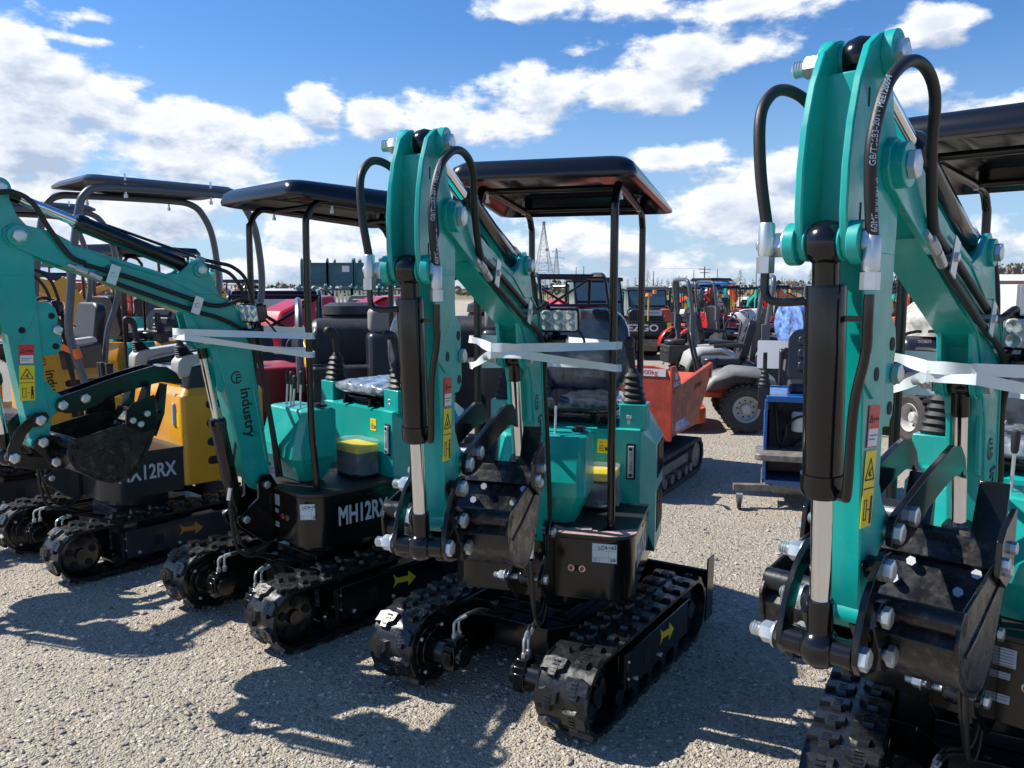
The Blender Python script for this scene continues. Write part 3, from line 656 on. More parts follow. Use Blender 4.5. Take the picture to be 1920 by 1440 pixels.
    for y in (1, -1):
        lk = [(1.000, 1.155), (1.042, 1.157), (1.087, 1.128), (1.125, 1.085), (1.152, 1.03), (1.157, .985), (1.135, .960), (1.108, .965), (1.100, .99), (1.104, 1.03), (1.082, 1.075), (1.055, 1.103), (1.025, 1.098), (1.000, 1.115), (.993, 1.135)]
        mb.ext([(x, z + .0) for x, z in lk], y * yl, y * (yl + .012))
    mb.cyl((1.133, -yl, .992), (1.133, yl, .992), .026, n=20); mb.cyl((1.027, -yl, 1.126), (1.027, yl, 1.126), .022, n=16)
    lo = ob('bucket_link', mb, cylm, root, bevel=.002)
    mb = MB(AM); lk = [(1.155, .992), (1.145, .960), (1.071, .932), (1.002, .918), (.965, .930), (.955, .955), (.975, .978), (1.012, .972), (1.068, .985), (1.115, 1.015)]
    for y in (1, -1): mb.ext(lk, y * (yl - .018), y * (yl - .004))
    mb.cyl((.985, -yl + .02, .950), (.985, yl - .02, .950), .02, n=16); ob('guide_link', mb, cylm, lo, bevel=.002)
    mb = MB(AM); bpin(mb, 1.027, 1.126, yl + .012, yl + .014, .023); bpin(mb, 1.133, .992, yl + .012, yl + .018, .023); ob('pin_bolt', mb, zinc, lo)
    # ---- bucket: back sheet curled round, two side plates, lip with teeth and side cutters
    HB = .19
    cur = [(.935, 1.020), (.968, .985), (.962, .948), (.935, .915), (.888, .880), (.822, .853), (.765, .852), (.715, .880), (.683, .93), (.655, .985), (.625, 1.045), (.600, 1.105)]
    inn = [(.935, 1.020)] + [(x + dx, z + dz) for (x, z), (dx, dz) in zip(cur[1:], [(-.010, .003), (-.009, .004), (-.006, .008), (-.005, .009), (-.002, .010), (.003, .010), (.007, .007), (.010, .004), (.010, .004), (.010, .004), (.010, .004)])]
    mb = MB(AM); mb.ext(cur + inn[:0:-1], -HB, HB)
    for y in (1, -1):
        sp = [(.930, 1.052), (.965, 1.035), (.982, 1.005), (.975, .965), (.955, .925), (.888, .872), (.822, .843), (.765, .842), (.705, .872), (.673, .925), (.645, .98), (.612, 1.05), (.62, 1.085), (.70, 1.088), (.74, 1.085)]
        mb.ext(sp, y * HB, y * (HB - .008))
    mb.cyl((.945, -HB, 1.028), (.945, HB, 1.028), .024, n=16)
    mb.ext([(.655, 1.06), (.585, 1.115), (.575, 1.105), (.64, 1.045)], -HB, HB)
    bk = ob('bucket', mb, bucketm, root, bevel=.002)
    mb = MB(AM)
    for x, z in ((.700, .93), (.80, .866)): pass
    mb.tube([(.708, -HB + .01 + i * (2 * HB - .02) / 24, .902 + .002 * ((i * 7) % 3)) for i in range(25)], .005, 6, 1)
    for y in (1, -1): mb.tube([(.93, y * (HB + .001), .965), (.85, y * (HB + .001), .985), (.75, y * (HB + .001), 1.02), (.645, y * (HB + .001), 1.055)], .004, 6, 4)
    ob('weld_bead', mb, bucketm, bk)
    mb = MB(AM)
    for y in (.062, -.062, .030, -.030):
        mb.ext([(1.050, 1.045), (1.025, 1.062), (.99, 1.058), (.945, 1.045), (.925, 1.00), (.925, .95), (.945, .92), (.975, .912), (1.005, .925), (1.02, .965), (1.045, 1.0), (1.060, 1.02)], y - .007, y + .007)
    ob('bucket_ear', mb, cylm, bk, bevel=.002)
    mb = MB(AM); bpin(mb, 1.025, 1.037, .074, .074, .022); bpin(mb, .985, .950, .074, .074, .022)
    for y in (1, -1):
        for x, z in ((.722, 1.095), (.690, 1.075), (.660, 1.115)): mb.hexbolt((x, y * (HB + .013), z), (0, y, 0), .0135, .012)
    for yy in (-.13, 0, .13):
        for k in (0, 1): mb.cyl((.640 + k * .022 - .0, yy + .014 - k * .028, 1.035 - k * .04), (.660 + k * .022, yy + .014 - k * .028, 1.045 - k * .04), .011, n=6)
    ob('pin_bolt', mb, zinc, bk)
    for y in (1, -1):
        mb = MB(AM); mb.ext([(.751, 1.072), (.742, 1.143), (.712, 1.166), (.620, 1.190), (.618, 1.045), (.682, 1.035)], y * (HB + .001), y * (HB + .013)); ob('side_cutter', mb, cylm, bk, bevel=.002)
    for yy in (-.145, 0, .145):
        mb = MB(AM); q = [[(.640, yy - .026, 1.015), (.640, yy + .026, 1.015), (.610, yy + .026, 1.005), (.610, yy - .026, 1.005)], [(.600, yy - .032, 1.12), (.600, yy + .032, 1.12), (.570, yy + .032, 1.10), (.570, yy - .032, 1.10)], [(.556, yy - .030, 1.226), (.556, yy + .030, 1.226), (.547, yy + .028, 1.226), (.547, yy - .028, 1.226)]]
        mb.loft(q); ob('bucket_tooth', mb, cylm, bk, bevel=.002)
    # ---- thumb
    if thumb:
        th = [(.958, 1.170), (.950, 1.195), (.930, 1.210), (.860, 1.226), (.745, 1.256), (.62, 1.283), (.55, 1.296), (.487, 1.286), (.445, 1.255), (.419, 1.199), (.455, 1.212), (.466, 1.226), (.486, 1.215), (.515, 1.222), (.546, 1.219), (.63, 1.205), (.72, 1.184), (.80, 1.152), (.86, 1.137), (.92, 1.137), (.952, 1.150)]
        mb = MB(AM)
        for y in (1, -1): mb.ext(th, y * .046, y * .060)
        mb.box((.78, 0, 1.190), (.10, .092, .008)); mb.box((.86, 0, 1.178), (.07, .092, .008))
        to = ob('thumb', mb, cylm, root, bevel=.002)
        mb = MB(AM); bpin(mb, .935, 1.173, .060, .060, .022); bpin(mb, .846, 1.190, .060, .060, .022)
        ob('pin_bolt', mb, zinc, to)
    return B0, BM, AM, bm
def pointed(pts, z): return [(x, y, z) for x, y in pts]
def rops_canopy(root, m, cm, gm=zinc, r=.0165):
    """four post canopy with pressed roof"""
    for y in (1, -1):
        mb = MB(); yb = .283 * y
        mb.tube([(.225, yb, .665), (.232, yb, .80), (.245, yb * 1.0, .98), (.246, yb, 1.2), (.246, yb, 1.90), (.235, yb, 1.985), (.195, yb, 2.045), (.12, yb, 2.062), (-.20, yb, 2.045), (-.50, yb, 2.028), (-.585, yb, 2.015), (-.635, yb, 1.96), (-.650, yb, 1.87), (-.650, yb, 1.2), (-.650, yb, .98)], r, 14, 5)
        mb.cyl((.225, yb, .662), (.225, yb, .674), .03, n=18)
        o = ob('canopy_post', mb, m, root)
        mb = MB()
        for x in (.10, -.48):
            mb.cyl((x, yb, 2.02), (x, yb, 2.075), .006, n=8); mb.cyl((x, yb, 2.01), (x, yb, 2.025), .010, n=6)
        ob('roof_bolt', mb, gm, o)
    mb = MB()
    for x, z in ((.10, 2.058), (-.48, 2.03)): mb.tube([(x, -.283, z), (x, .283, z)], r * .8, 10, 1)
    ob('canopy_crossbar', mb, m, root)
    n = 7
    def ring(xf, xr, yf, yr, r_, zf, zr):
        o = []
        for (cx, cy, a0) in ((xf, yf, 0), (xr, yr, 90), (xr, -yr, 180), (xf, -yf, 270)):
            sx = -1 if cx == xf else 1; sy = -1 if cy > 0 else 1
            for i in range(n + 1):
                a = R(a0 + 90 * i / n); x = cx + sx * r_ + r_ * math.cos(a); y = cy + sy * r_ + r_ * math.sin(a)
                o.append((x, y, zr + (zf - zr) * (x - xr) / (xf - xr)))
        return o
    mb = MB()
    rg = [ring(.350, -.600, .355, .405, .055, 2.068, 2.008), ring(.370, -.630, .375, .432, .06, 2.074, 2.010), ring(.373, -.632, .378, .434, .06, 2.090, 2.020), ring(.360, -.605, .362, .395, .06, 2.130, 2.075), ring(.335, -.56, .338, .350, .07, 2.148, 2.122), ring(.28, -.50, .27, .30, .08, 2.152, 2.135), ring(.10, -.35, .12, .14, .05, 2.156, 2.142)]
    mb.loft(rg, 0, caps=False); L = len(rg[0]); k = len(mb.v); mb.f.append([len(rg) * L - L + i for i in range(L)]); mb.mi.append(0)
    ig = [rg[0], ring(.33, -.575, .32, .385, .075, 2.085, 2.03), ring(.30, -.54, .29, .33, .07, 2.118, 2.09), ring(.19, -.43, .20, .24, .06, 2.122, 2.098), ring(.17, -.41, .18, .22, .06, 2.104, 2.08)]
    mb.loft(ig, 0, caps=False); mb.f.append([len(mb.v) - L + i for i in range(L)]); mb.mi.append(0)
    ob('canopy_roof', mb, cm, root, ang=50)

def stick(root, c, lean, dark=boot, tall=.14, top=.06):
    mb = MB(); bellows(mb, c, .052, .030, tall, 5, lean=lean)
    mb.cyl((c[0] + lean[0], c[1] + lean[1], c[2] + tall), (c[0] + lean[0] * 1.1, c[1] + lean[1] * 1.1, c[2] + tall + .02), .026, .018)
    o = ob('joystick_boot', mb, dark, root)
    mb = MB(); x, y, z = c[0] + lean[0] * 1.1, c[1] + lean[1] * 1.1, c[2] + tall + .01
    mb.tube([(x, y, z), (x + .006, y + lean[1] * .4, z + .05), (x + .012, y + lean[1] * .8, z + .10), (x + .028, y + lean[1] * .9, z + .128), (x + .055, y + lean[1] * .9, z + .135)], .02, 12, 5, rr=lambda f: .014 + .012 * f)
    mb.sphere((x + .058, y + lean[1] * .9, z + .135), .0265, 12, 8)
    ob('joystick_grip', mb, boot, o)

def house_teal(root, M_, film=False, tagpos='front', nm='MH12RX', tagtext=None, pm=teal, bm=black):
    # deck skirt and floor
    out = rrect(-.68, .335, -.385, .385, .12, 8, (1, .6, .6, 1))
    mb = MB(); mb.ext(out, .40, .652, 0, 'xy')
    dk = ob('deck', mb, bm, root, bevel=.004)
    mb = MB(); o2 = [(x * 1.0 + (.006 if x > 0 else 0), y * 1.012) for x, y in rrect(-.20, .335, -.385, .385, .12, 8, (1, 0, 0, 1))]; mb.ext(o2, .6525, .668, 0, 'xy')
    ob('floor_mat', mb, matm, root, bevel=.004)
    if film:
        for poly in ([(.342, .10), (.345, .30), (.32, .36), (.27, .392), (.20, .394), (.235, .33), (.29, .24), (.27, .235), (.262, .12)],):
            mb = MB(); a = []; b = []
            mb.ext(poly, .6685, .6705, 0, 'xy'); ob('torn_film', mb, pinkm, root)
        mb = MB(); mb.loft([[(.338, .02 + i * .028, .663 + .004 * math.sin(i)), (.275, .03 + i * .026, .672 + .004 * math.sin(i * 2.1)), (.262, .03 + i * .026, .674 + .006 * math.cos(i))] for i in range(8)], 0, caps=False, closed=False); ob('torn_film', mb, pinkm, root)
    # rear body and seat base
    prof = [(-.19, .345), (-.28, .412), (-.60, .412), (-.72, .30), (-.74, 0), (-.72, -.30), (-.60, -.412), (-.28, -.412), (-.19, -.345)]
    def sh(p, k, z, c=(-.45, 0)): return [(c[0] + (x - c[0]) * k, c[1] + (y - c[1]) * k, z) for x, y in p]
    mb = MB(); low = [(-.19, .345), (-.28, .410), (-.60, .410), (-.72, .30), (-.74, 0), (-.72, -.30), (-.60, -.410), (-.28, -.410), (-.19, -.345)]
    mid = [(-.19, .345), (-.28, .410), (-.60, .410), (-.72, .30), (-.74, 0), (-.72, -.30), (-.60, -.410), (-.28, -.410), (-.19, -.345)]
    top = [(-.19, .345), (-.30, .345), (-.58, .345), (-.68, .28), (-.70, 0), (-.68, -.28), (-.58, -.345), (-.30, -.345), (-.19, -.345)]
    mb.loft([[(x - (0 if x > -.2 else .0), y, .42 if x < -.2 else .66) for x, y in low], [(x, y, .93 if abs(y) > .40 else (1.010 if x > -.2 else .97)) for x, y in mid], [(x, y, 1.010 if x > -.2 else (1.045 if abs(y) > .3 else 1.01)) for x, y in top]], 0)
    bd = ob('body_shell', mb, pm, root, bevel=.004, ang=14)
    mb = MB()
    for y in (1, -1):
        for x0, x1, z0, z1 in ((-.58, -.34, .76, .92), (-.58, -.34, .50, .70)):
            M = Matrix.Translation((0, y * .4115, 0)); mb.box(((x0 + x1) / 2, 0, (z0 + z1) / 2), (x1 - x0, .002, z1 - z0), 0, M)
            for i in range(9):
                mb.box((x0 + (x1 - x0) * (i + .5) / 9, 0, (z0 + z1) / 2), (.004, .006, z1 - z0 - .01), 1, M)
    ob('vent_grille', mb, [darkm, bm], bd)
    # seat
    mb = MB(); mb.box((-.42, 0, 1.045), (.40, .40, .014)); mb.box((-.42, .12, 1.065), (.36, .03, .03)); mb.box((-.42, -.12, 1.065), (.36, .03, .03)); mb.tube([(-.21, .10, 1.06), (-.205, .0, 1.058), (-.21, -.10, 1.06)], .006, 8)
    for y in (.14, -.10): mb.ext([(-.18, 1.02), (-.19, 1.065), (-.23, 1.065), (-.23, 1.02)], y, y + .012)
    ob('seat_rail', mb, bm, root)
    def cushion(cx, cz, lx, lz, ly, tilt, mt, name, seed):
        mb = MB(Matrix.Translation((cx, 0, cz)) @ Matrix.Rotation(tilt, 4, 'Y')); rings = []; nn = 28; mm = 40
        for i in range(nn + 1):
            f = -1 + 2 * i / nn; ring = []
            wz = (1 - abs(f) ** 5) ** .5 if abs(f) < 1 else 0
            for j in range(mm):
                a = 2 * math.pi * j / mm; e = 4.0; q = 1 / (abs(math.cos(a)) ** e + abs(math.sin(a)) ** e) ** (1 / e)
                x = lx * q * math.cos(a) * (.90 + .10 * wz); z = lz * q * math.sin(a) * max(wz, .05)
                w_ = noise.noise(Vector((x * 18 + seed, f * 7, z * 9))) * .010 + noise.noise(Vector((x * 50, f * 24 + seed, z * 20))) * .004
                ring.append((x * (1 + w_ * 2), f * ly, z + w_ * (1 if math.sin(a) > -.2 else .3)))
            rings.append(ring)
        mb.loft(rings, 0); return ob(name, mb, mt, root, ang=60)
    cushion(-.42, 1.105, .215, .042, .245, 0, wrapgrey if not film else wrapseat, 'seat', 3)
    cushion(-.635, 1.33, .052, .215, .24, R(-8), wrapseat, 'backrest', 9)
    # joystick pods
    for y in (1, -1):
        mb = MB(); mb.box((-.275, y * .308, 1.065), (.13, .125, .12)); p = ob('joystick_pod', mb, pm, root, bevel=.004)
        stick(root, (-.27, y * .308, 1.125), (-.0, y * -.012))
    # filler neck and breather
    mb = MB(); mb.cyl((-.235, .29, 1.008), (-.235, .29, 1.035), .018, n=16, mi=1); mb.lathe([(.014, .0), (.026, .004), (.026, .022), (.022, .026), (.028, .030), (.028, .044), (.018, .052)], (-.235, .29, 1.03), (0, 0, 1), 18)
    mb.cyl((-.235, .29, 1.009), (-.235, .29, 1.012), .033, n=24, mi=1)
    ob('filler_cap', mb, [zinc, darkm], bd)
    # level gauge on the front of the body
    mb = MB(); mb.box((-.188, .305, .865), (.004, .042, .165), 1); mb.box((-.182, .305, .865), (.014, .026, .145), 0); mb.cyl((-.178, .305, .925), (-.172, .305, .925), .008, n=12, mi=1); mb.cyl((-.178, .305, .805), (-.172, .305, .805), .008, n=12, mi=1); mb.box((-.1745, .305, .866), (.002, .014, .085), 2)
    ob('oil_gauge', mb, [silver, darkm, wrapgrey], bd)
    decal(root, bd, facing((-.1885, .175, .93), (1, 0, 0)), .05, .065, yel, 'warning_sticker')
    mb = MB(facing((-.1872, .175, .93), (1, 0, 0))); 
    for i, (w_, yy) in enumerate(((.012, .018), (.02, .004), (.028, -.004), (.024, -.012), (.026, -.020))): mb.box((-.006, yy, 0), (w_, .0025, .0006))
    mb.box((.016, -.012, 0), (.010, .016, .0006)); ob('sticker_print', mb, ink, bd)
    # battery with yellow lid in clear wrap
    mb = MB(); mb.box((-.10, .15, .735), (.13, .20, .13)); mb.box((-.10, .15, .820), (.138, .208, .04), 1)
    ob('battery', mb, [seatm, yel], root, bevel=.006)
    mb = MB(); rings = []
    for i in range(13):
        f = i / 12; z = .69 + .17 * f; ring = []
        for j in range(36):
            a = 2 * math.pi * j / 36; q = 1 / (abs(math.cos(a)) ** 5 + abs(math.sin(a)) ** 5) ** .2; k = 1.10 + .10 * noise.noise(Vector((math.cos(a) * 3, math.sin(a) * 3, f * 6))) + .25 * max(0, .25 - f)
            ring.append((-.10 + .069 * k * q * math.cos(a), .15 + .104 * k * q * math.sin(a), z + .012 * noise.noise(Vector((a * 2, f * 9, 4)))))
        rings.append(ring)
    mb.loft(rings, 0); ob('clear_wrap', mb, plast, root, ang=20)
    # console with levers
    def cons(x0, x1, y0, y1, z): return [(x1 - .03, y0, z), (x1, y0 + .03, z), (x1, y1 - .03, z), (x1 - .03, y1, z), (x0, y1, z), (x0, y0, z)]
    mb = MB(); mb.loft([cons(.09, .21, -.15, .12, .672), cons(.04, .275, -.20, .175, .80), cons(.04, .275, -.20, .175, .86), cons(.04, .225, -.20, .175, 1.035), cons(.05, .215, -.19, .165, 1.045)], 0)
    co = ob('console', mb, pm, root, bevel=.003, ang=12)
    for x, y, zt, l in ((.16, .03, .13, 0), (.15, -.085, .12, 0), (.15, -.125, .12, .0), (.15, -.055, .10, 0)):
        mb = MB(); mb.cyl((x, y, 1.04), (x - .01, y, 1.04 + zt), .0055, n=10, mi=1); mb.lathe([(.008, 0), (.011, .01), (.013, .05), (.012, .065), (.006, .07)], (x - .01, y, 1.04 + zt - .01), (-.05, 0, 1), 14); ob('control_lever', mb, [boot, zinc], co)
    mb = MB(); mb.box((.10, .12, 1.055), (.06, .05, .012)); mb.box((.12, .13, 1.066), (.03, .03, .010)); ob('throttle_knob', mb, boot, co)
    if not film:
        M = facing((.2375, .115, .975), (.28, 0, .08))
        mb = MB(M); mb.cyl((0, 0, 0), (0, 0, .001), .024, n=28); ob('round_sticker', mb, green, co)
        lettering('QC', .014, silver, co, M @ Matrix.Translation((0, .007, .0015))); lettering('PASS', .014, silver, co, M @ Matrix.Translation((0, -.008, .0015)))
    # front panel: warning lamps and data plates
    mb = MB()
    mb.ext(rrect(.125, .20, .515, .538, .011), .3352, .3362, 1, 'yz')
    for y in (.14, .185): mb.cyl((.3362, y, .5265), (.3442, y, .5265), .0085, n=14, mi=0); mb.lathe([(.0135, 0), (.0135, .002), (.009, .002)], (.3362, y, .5265), (1, 0, 0), 18, mi=2)
    ob('warning_lamp', mb, [redm, darkm, zinc], dk)
    if tagpos == 'front': M = facing((.3358, .275, .598), (1, 0, 0))
    else: M = facing((.318, .348, .585), (.62, .78, 0))
    wt, ht = (.098, .076) if tagpos == 'front' else (.07, .075)
    decal(root, dk, M, wt + .004, ht + .004, mat('label_blue_edge', (.05, .22, .35), .5), 'lot_label'); decal(root, dk, M @ Matrix.Translation((0, 0, .0006)), wt, ht, mat('label_white', (.62, .70, .75), .5), 'lot_label')
    mb = MB(M @ Matrix.Translation((0, 0, .0014)))
    for yy in (.010, -.018): mb.box((0, yy, 0), (wt, .0008, .0003))
    mb.box((.018, -.014, 0), (.0008, .048, .0003)); mb.box((-.02, -.028, 0), (.0008, .02, .0003))
    for i in range(3): mb.box((-.036, -.022 - .005 * i, 0), (.014, .0015, .0003))
    ob('label_print', mb, ink, dk)
    lettering('LC4-162' if tagtext is None else tagtext, .021, ink, dk, M @ Matrix.Translation((.012, .023, .0014)) @ Matrix.Rotation(R(4), 4, 'Z'), name='handwriting', bold=.0004); lettering('5/6', .017, ink, dk, M @ Matrix.Translation((.035, -.027, .0014)) @ Matrix.Rotation(R(12), 4, 'Z'), name='handwriting', bold=.0004)
    for y, z, w_, h_ in ((.085, .60, .07, .055), (.09, .545, .035, .020), (.085, .475, .05, .026)):
        if not film:
            M = facing((.3358, y - .01, z), (1, 0, 0)); decal(root, dk, M, w_, h_, silver, 'data_plate')
            mb = MB(M @ Matrix.Translation((0, 0, .0008)))
            for i in range(int(h_ / .009)): mb.box((0, h_ / 2 - .006 - .009 * i, 0), (w_ * .8, .0016, .0004))
            ob('plate_print', mb, ink, dk)
    # model name on both sides
    for y in (1, -1):
        M = facing((.025 if y > 0 else -.01, y * .3858, .535), (0, y, 0)); lettering(nm, .130, silver, dk, M, bold=.003, sx=.60)
    # vent slots beside name
    mb = MB()
    for i in range(4): mb.box((-.02 - .09 * i, .3857, .625), (.06, .001, .006)); mb.box((-.02 - .09 * i, -.3857, .625), (.06, .001, .006))
    ob('vent_slot', mb, darkm, dk)

def straps(root, BM, pts_list):
    """white tape tied from post to post round the boom"""
    for pts, w_ in pts_list:
        mb = MB(); rings = []; P = [Vector(a_).lerp(Vector(b_), k_ / 8) for a_, b_ in zip(pts[:-1], pts[1:]) for k_ in range(8)] + [Vector(pts[-1])]
        for i, p in enumerate(P):
            d = (P[min(i + 1, len(P) - 1)] - P[max(i - 1, 0)]).normalized(); nrm = d.cross(Vector((0, 0, 1))).normalized()
            up = (Vector((0, 0, 1)) + nrm * .5 * math.sin(i * .45 + pts[0][2] * 40) * (i % 8 > 0)).normalized(); q = nrm * .0008
            rings.append([p - up * w_ / 2 - q, p - up * w_ / 2 + q, p + up * w_ / 2 + q, p + up * w_ / 2 - q])
        mb.loft(rings, 0); ob('tie_strap', mb, tapem, root)

def teal_excavator(loc, hyaw, tang, boff, db, da, label, film, tagpos, tagtext):
    root = thing('mini_excavator', label, 'mini excavator', (*loc, 0), R(hyaw), 'teal mini excavators parked in a row')
    undercarriage(root, R(tang), black, yel, black)
    house_teal(root, None, film, tagpos, 'MH12RX', tagtext)
    rops_canopy(root, black, canm)
    B0, BM, AM, bm = boom_assembly(root, .388, R(boff), db, da, teal, black, None, 'industry')
    b = BM @ Vector((.30, 0, 1.44)); n = (BM.to_3x3() @ Vector((0, 1, 0)))
    c = BM @ Vector((.27, 0, 1.47)); f = BM @ Vector((.40, 0, 1.475))
    pl, pr = (.246, .30), (.246, -.30)
    fx = lambda s_, z: tuple(BM @ Vector((.382, s_ * .055, z)))
    def band(zl, zr, zb, w_, back):
        e = .0185
        return ([(pl[0] + e, pl[1], zl), fx(1, zb), fx(-1, zb), (pr[0] + e, pr[1], zr), (pr[0], pr[1] - e, zr), (pr[0] - e, pr[1], zr), (back, 0, (zl + zr) / 2), (pl[0] - e, pl[1], zl), (pl[0], pl[1] + e, zl), (pl[0] + e, pl[1], zl)], w_)
    straps(root, BM, [band(1.425, 1.44, 1.452, .032, .05), band(1.335, 1.33, 1.43, .029, .08)])
    return root
teal_excavator((.197, 3.574), -105.9, -16.4, -.6, -.014, .021, 'middle teal mini excavator with torn pinkish film on its deck and black front label', True, 'front', 'LC4-162')
teal_excavator((-.996, 4.303), -135.6, 5.0, 4.7, .002, -.027, 'teal mini excavator seen side on, its white model lettering facing us, beside the yellow excavators', False, 'corner', 'LC4-161')
teal_excavator((1.585, 2.542), -133.5, 14.0, 1.4, .012, .007, 'nearest teal mini excavator at the right edge with its arm towering over everything', False, 'corner', 'LC4-163')
def PX(u, Y): return (u - 960) / 1537.0 * (Y * .9933 + .1)
def ZV(v, Y): return CAMZ + (540.7 - v) / 1537.0 * Y * 1.0
GOLD = mat('gold_paint', (.62, .29, .015), .35, coat=.3, bump=.1, bscale=40, var=.07, vscale=5)
dgrey = mat('dark_grey_paint', (.020, .024, .034), .3, coat=.25, bump=.15, bscale=40)
postgrey = mat('grey_tube_paint', (.075, .085, .105), .35, coat=.2)
silvp = mat('light_grey_plastic', (.42, .42, .40), .45)
orange = mat('orange_paint', (.62, .085, .015), .42, coat=.2, var=.15, vscale=6, dust=.3)
oldred = mat('faded_red_paint', (.48, .062, .032), .5, var=.25, vscale=4, dust=.35)
redp = mat('red_paint', (.50, .012, .010), .3, coat=.4)
dkred = mat('dark_red_paint', (.25, .01, .02), .4)
bluep = mat('blue_paint', (.01, .11, .36), .35, coat=.3, dust=.15)
bluel = mat('light_blue_plastic', (.02, .22, .55), .4)
greyp = mat('grey_plastic', (.20, .20, .19), .5, var=.12, vscale=6)
tyre = mat('tyre_rubber', (.035, .033, .031), .8, var=.3, vscale=20, dust=.25)
limep = mat('lime_paint', (.22, .50, .02), .4, coat=.2)
blkpl = mat('black_plastic', (.022, .023, .025), .5, var=.25, vscale=8)
glass = mat('cab_glass', (.10, .16, .17), .05, spec=.8, coat=.5)
steel = mat('worn_steel', (.20, .18, .16), .55, .3, var=.35, vscale=14, dust=.4)
yelp = mat('yellow_paint', (.75, .46, .02), .4, coat=.2)
tealp = mat('rack_teal_paint', (.02, .13, .14), .5, var=.3, vscale=1.5)
tealpan = mat('rack_panel', (.01, .10, .14), .3, var=.25, vscale=.8)
whiteb = mat('off_white_panel', (.62, .62, .60), .5)
tanw = mat('tan_cladding', (.33, .25, .18), .7)
wood = mat('pallet_wood', (.38, .24, .11), .7, var=.25, vscale=10)
orgl = mat('orange_ribbon', (.95, .16, .02), .5)
amber = mat('amber_lens', (.9, .25, .01), .3)
barkm = mat('bark', (.13, .11, .09), .9); twigm = mat('bare_twigs', (.20, .165, .125), .9)
fol = [mat('needles_%d' % i, c, .8, var=.3, vscale=.6) for i, c in enumerate(((.022, .040, .014), (.035, .058, .020), (.05, .065, .028)))]
galv = mat('galvanised_steel', (.30, .31, .33), .5, .4)
def part(name, root, mt, fn, bevel=0.0, ang=38):
    mb = MB(); fn(mb); return ob(name, mb, mt, root, bevel, ang)
def wheel(root, c, r, w, rim=silvp, name='wheel', ribs=26, hub=.55, ax=(0, 1, 0)):
    c = Vector(c); A = Vector(ax)
    mb = MB(); mb.lathe([(r * hub, -w * .42), (r * .80, -w * .5), (r * .95, -w * .42), (r, -w * .2), (r, w * .2), (r * .95, w * .42), (r * .80, w * .5), (r * hub, w * .42)], c, A, 36, caps=False)
    u = A.orthogonal().normalized(); v = A.cross(u)
    for k in range(ribs):
        for sg in (-1, 1):
            a = 2 * math.pi * (k + (.5 if sg > 0 else 0)) / ribs; d = u * math.cos(a) + v * math.sin(a)
            p = c + d * (r * .99) + A * (sg * w * .24); mb.beam(p - A * w * .2, p + A * w * .2, r * .11, r * .06, 0, d)
    t = ob(name, mb, tyre, root)
    mb = MB()
    for sg in (-1, 1): mb.lathe([(r * hub * 1.04, w * .36 * sg), (r * hub * .97, w * .46 * sg), (r * hub * .88, w * .40 * sg), (r * hub * .80, w * .12 * sg), (r * hub * .42, w * .10 * sg), (r * hub * .36, w * .30 * sg), (r * hub * .28, w * .34 * sg), (r * .01, w * .34 * sg)], c, A, 30, caps=False)
    o = ob('rim', mb, rim, t)
    mb = MB()
    for k in range(9):
        a = 2 * math.pi * k / 9
        for sg in (-1, 1): q = c + (u * math.cos(a) + v * math.sin(a)) * r * hub * .62; mb.cyl(q + A * w * .10 * sg, q + A * w * .135 * sg, r * .038, n=8)
    ob('rim_hole', mb, darkm, t); return t
def seat_simple(root, c, yaw=0, s=1.0, mt=None, arms=True):
    mt = mt or seatm; M = Matrix.Translation(c) @ rz(yaw) @ Matrix.Scale(s, 4)
    mb = MB(M); mb.ext(rrect(-.23, .23, -.23, .23, .08), 0, .09, 0, 'xy'); o = ob('seat', mb, mt, root, bevel=.02)
    mb = MB(M @ Matrix.Translation((-.20, 0, .06)) @ Matrix.Rotation(R(-14), 4, 'Y')); mb.ext(rrect(-.23, .23, 0, .50, .11), -.06, .03, 0, 'yz')
    for k in range(3): mb.ext(rrect(-.14, .14, .10 + .12 * k, .19 + .12 * k, .03), .03, .045, 0, 'yz')
    ob('backrest', mb, mt, root, bevel=.02)
    if arms:
        for y in (-1, 1):
            mb = MB(M); mb.tube([(-.24, y * .25, .24), (-.1, y * .27, .25), (.12, y * .27, .24)], .026, 8); ob('armrest', mb, blkpl, root)
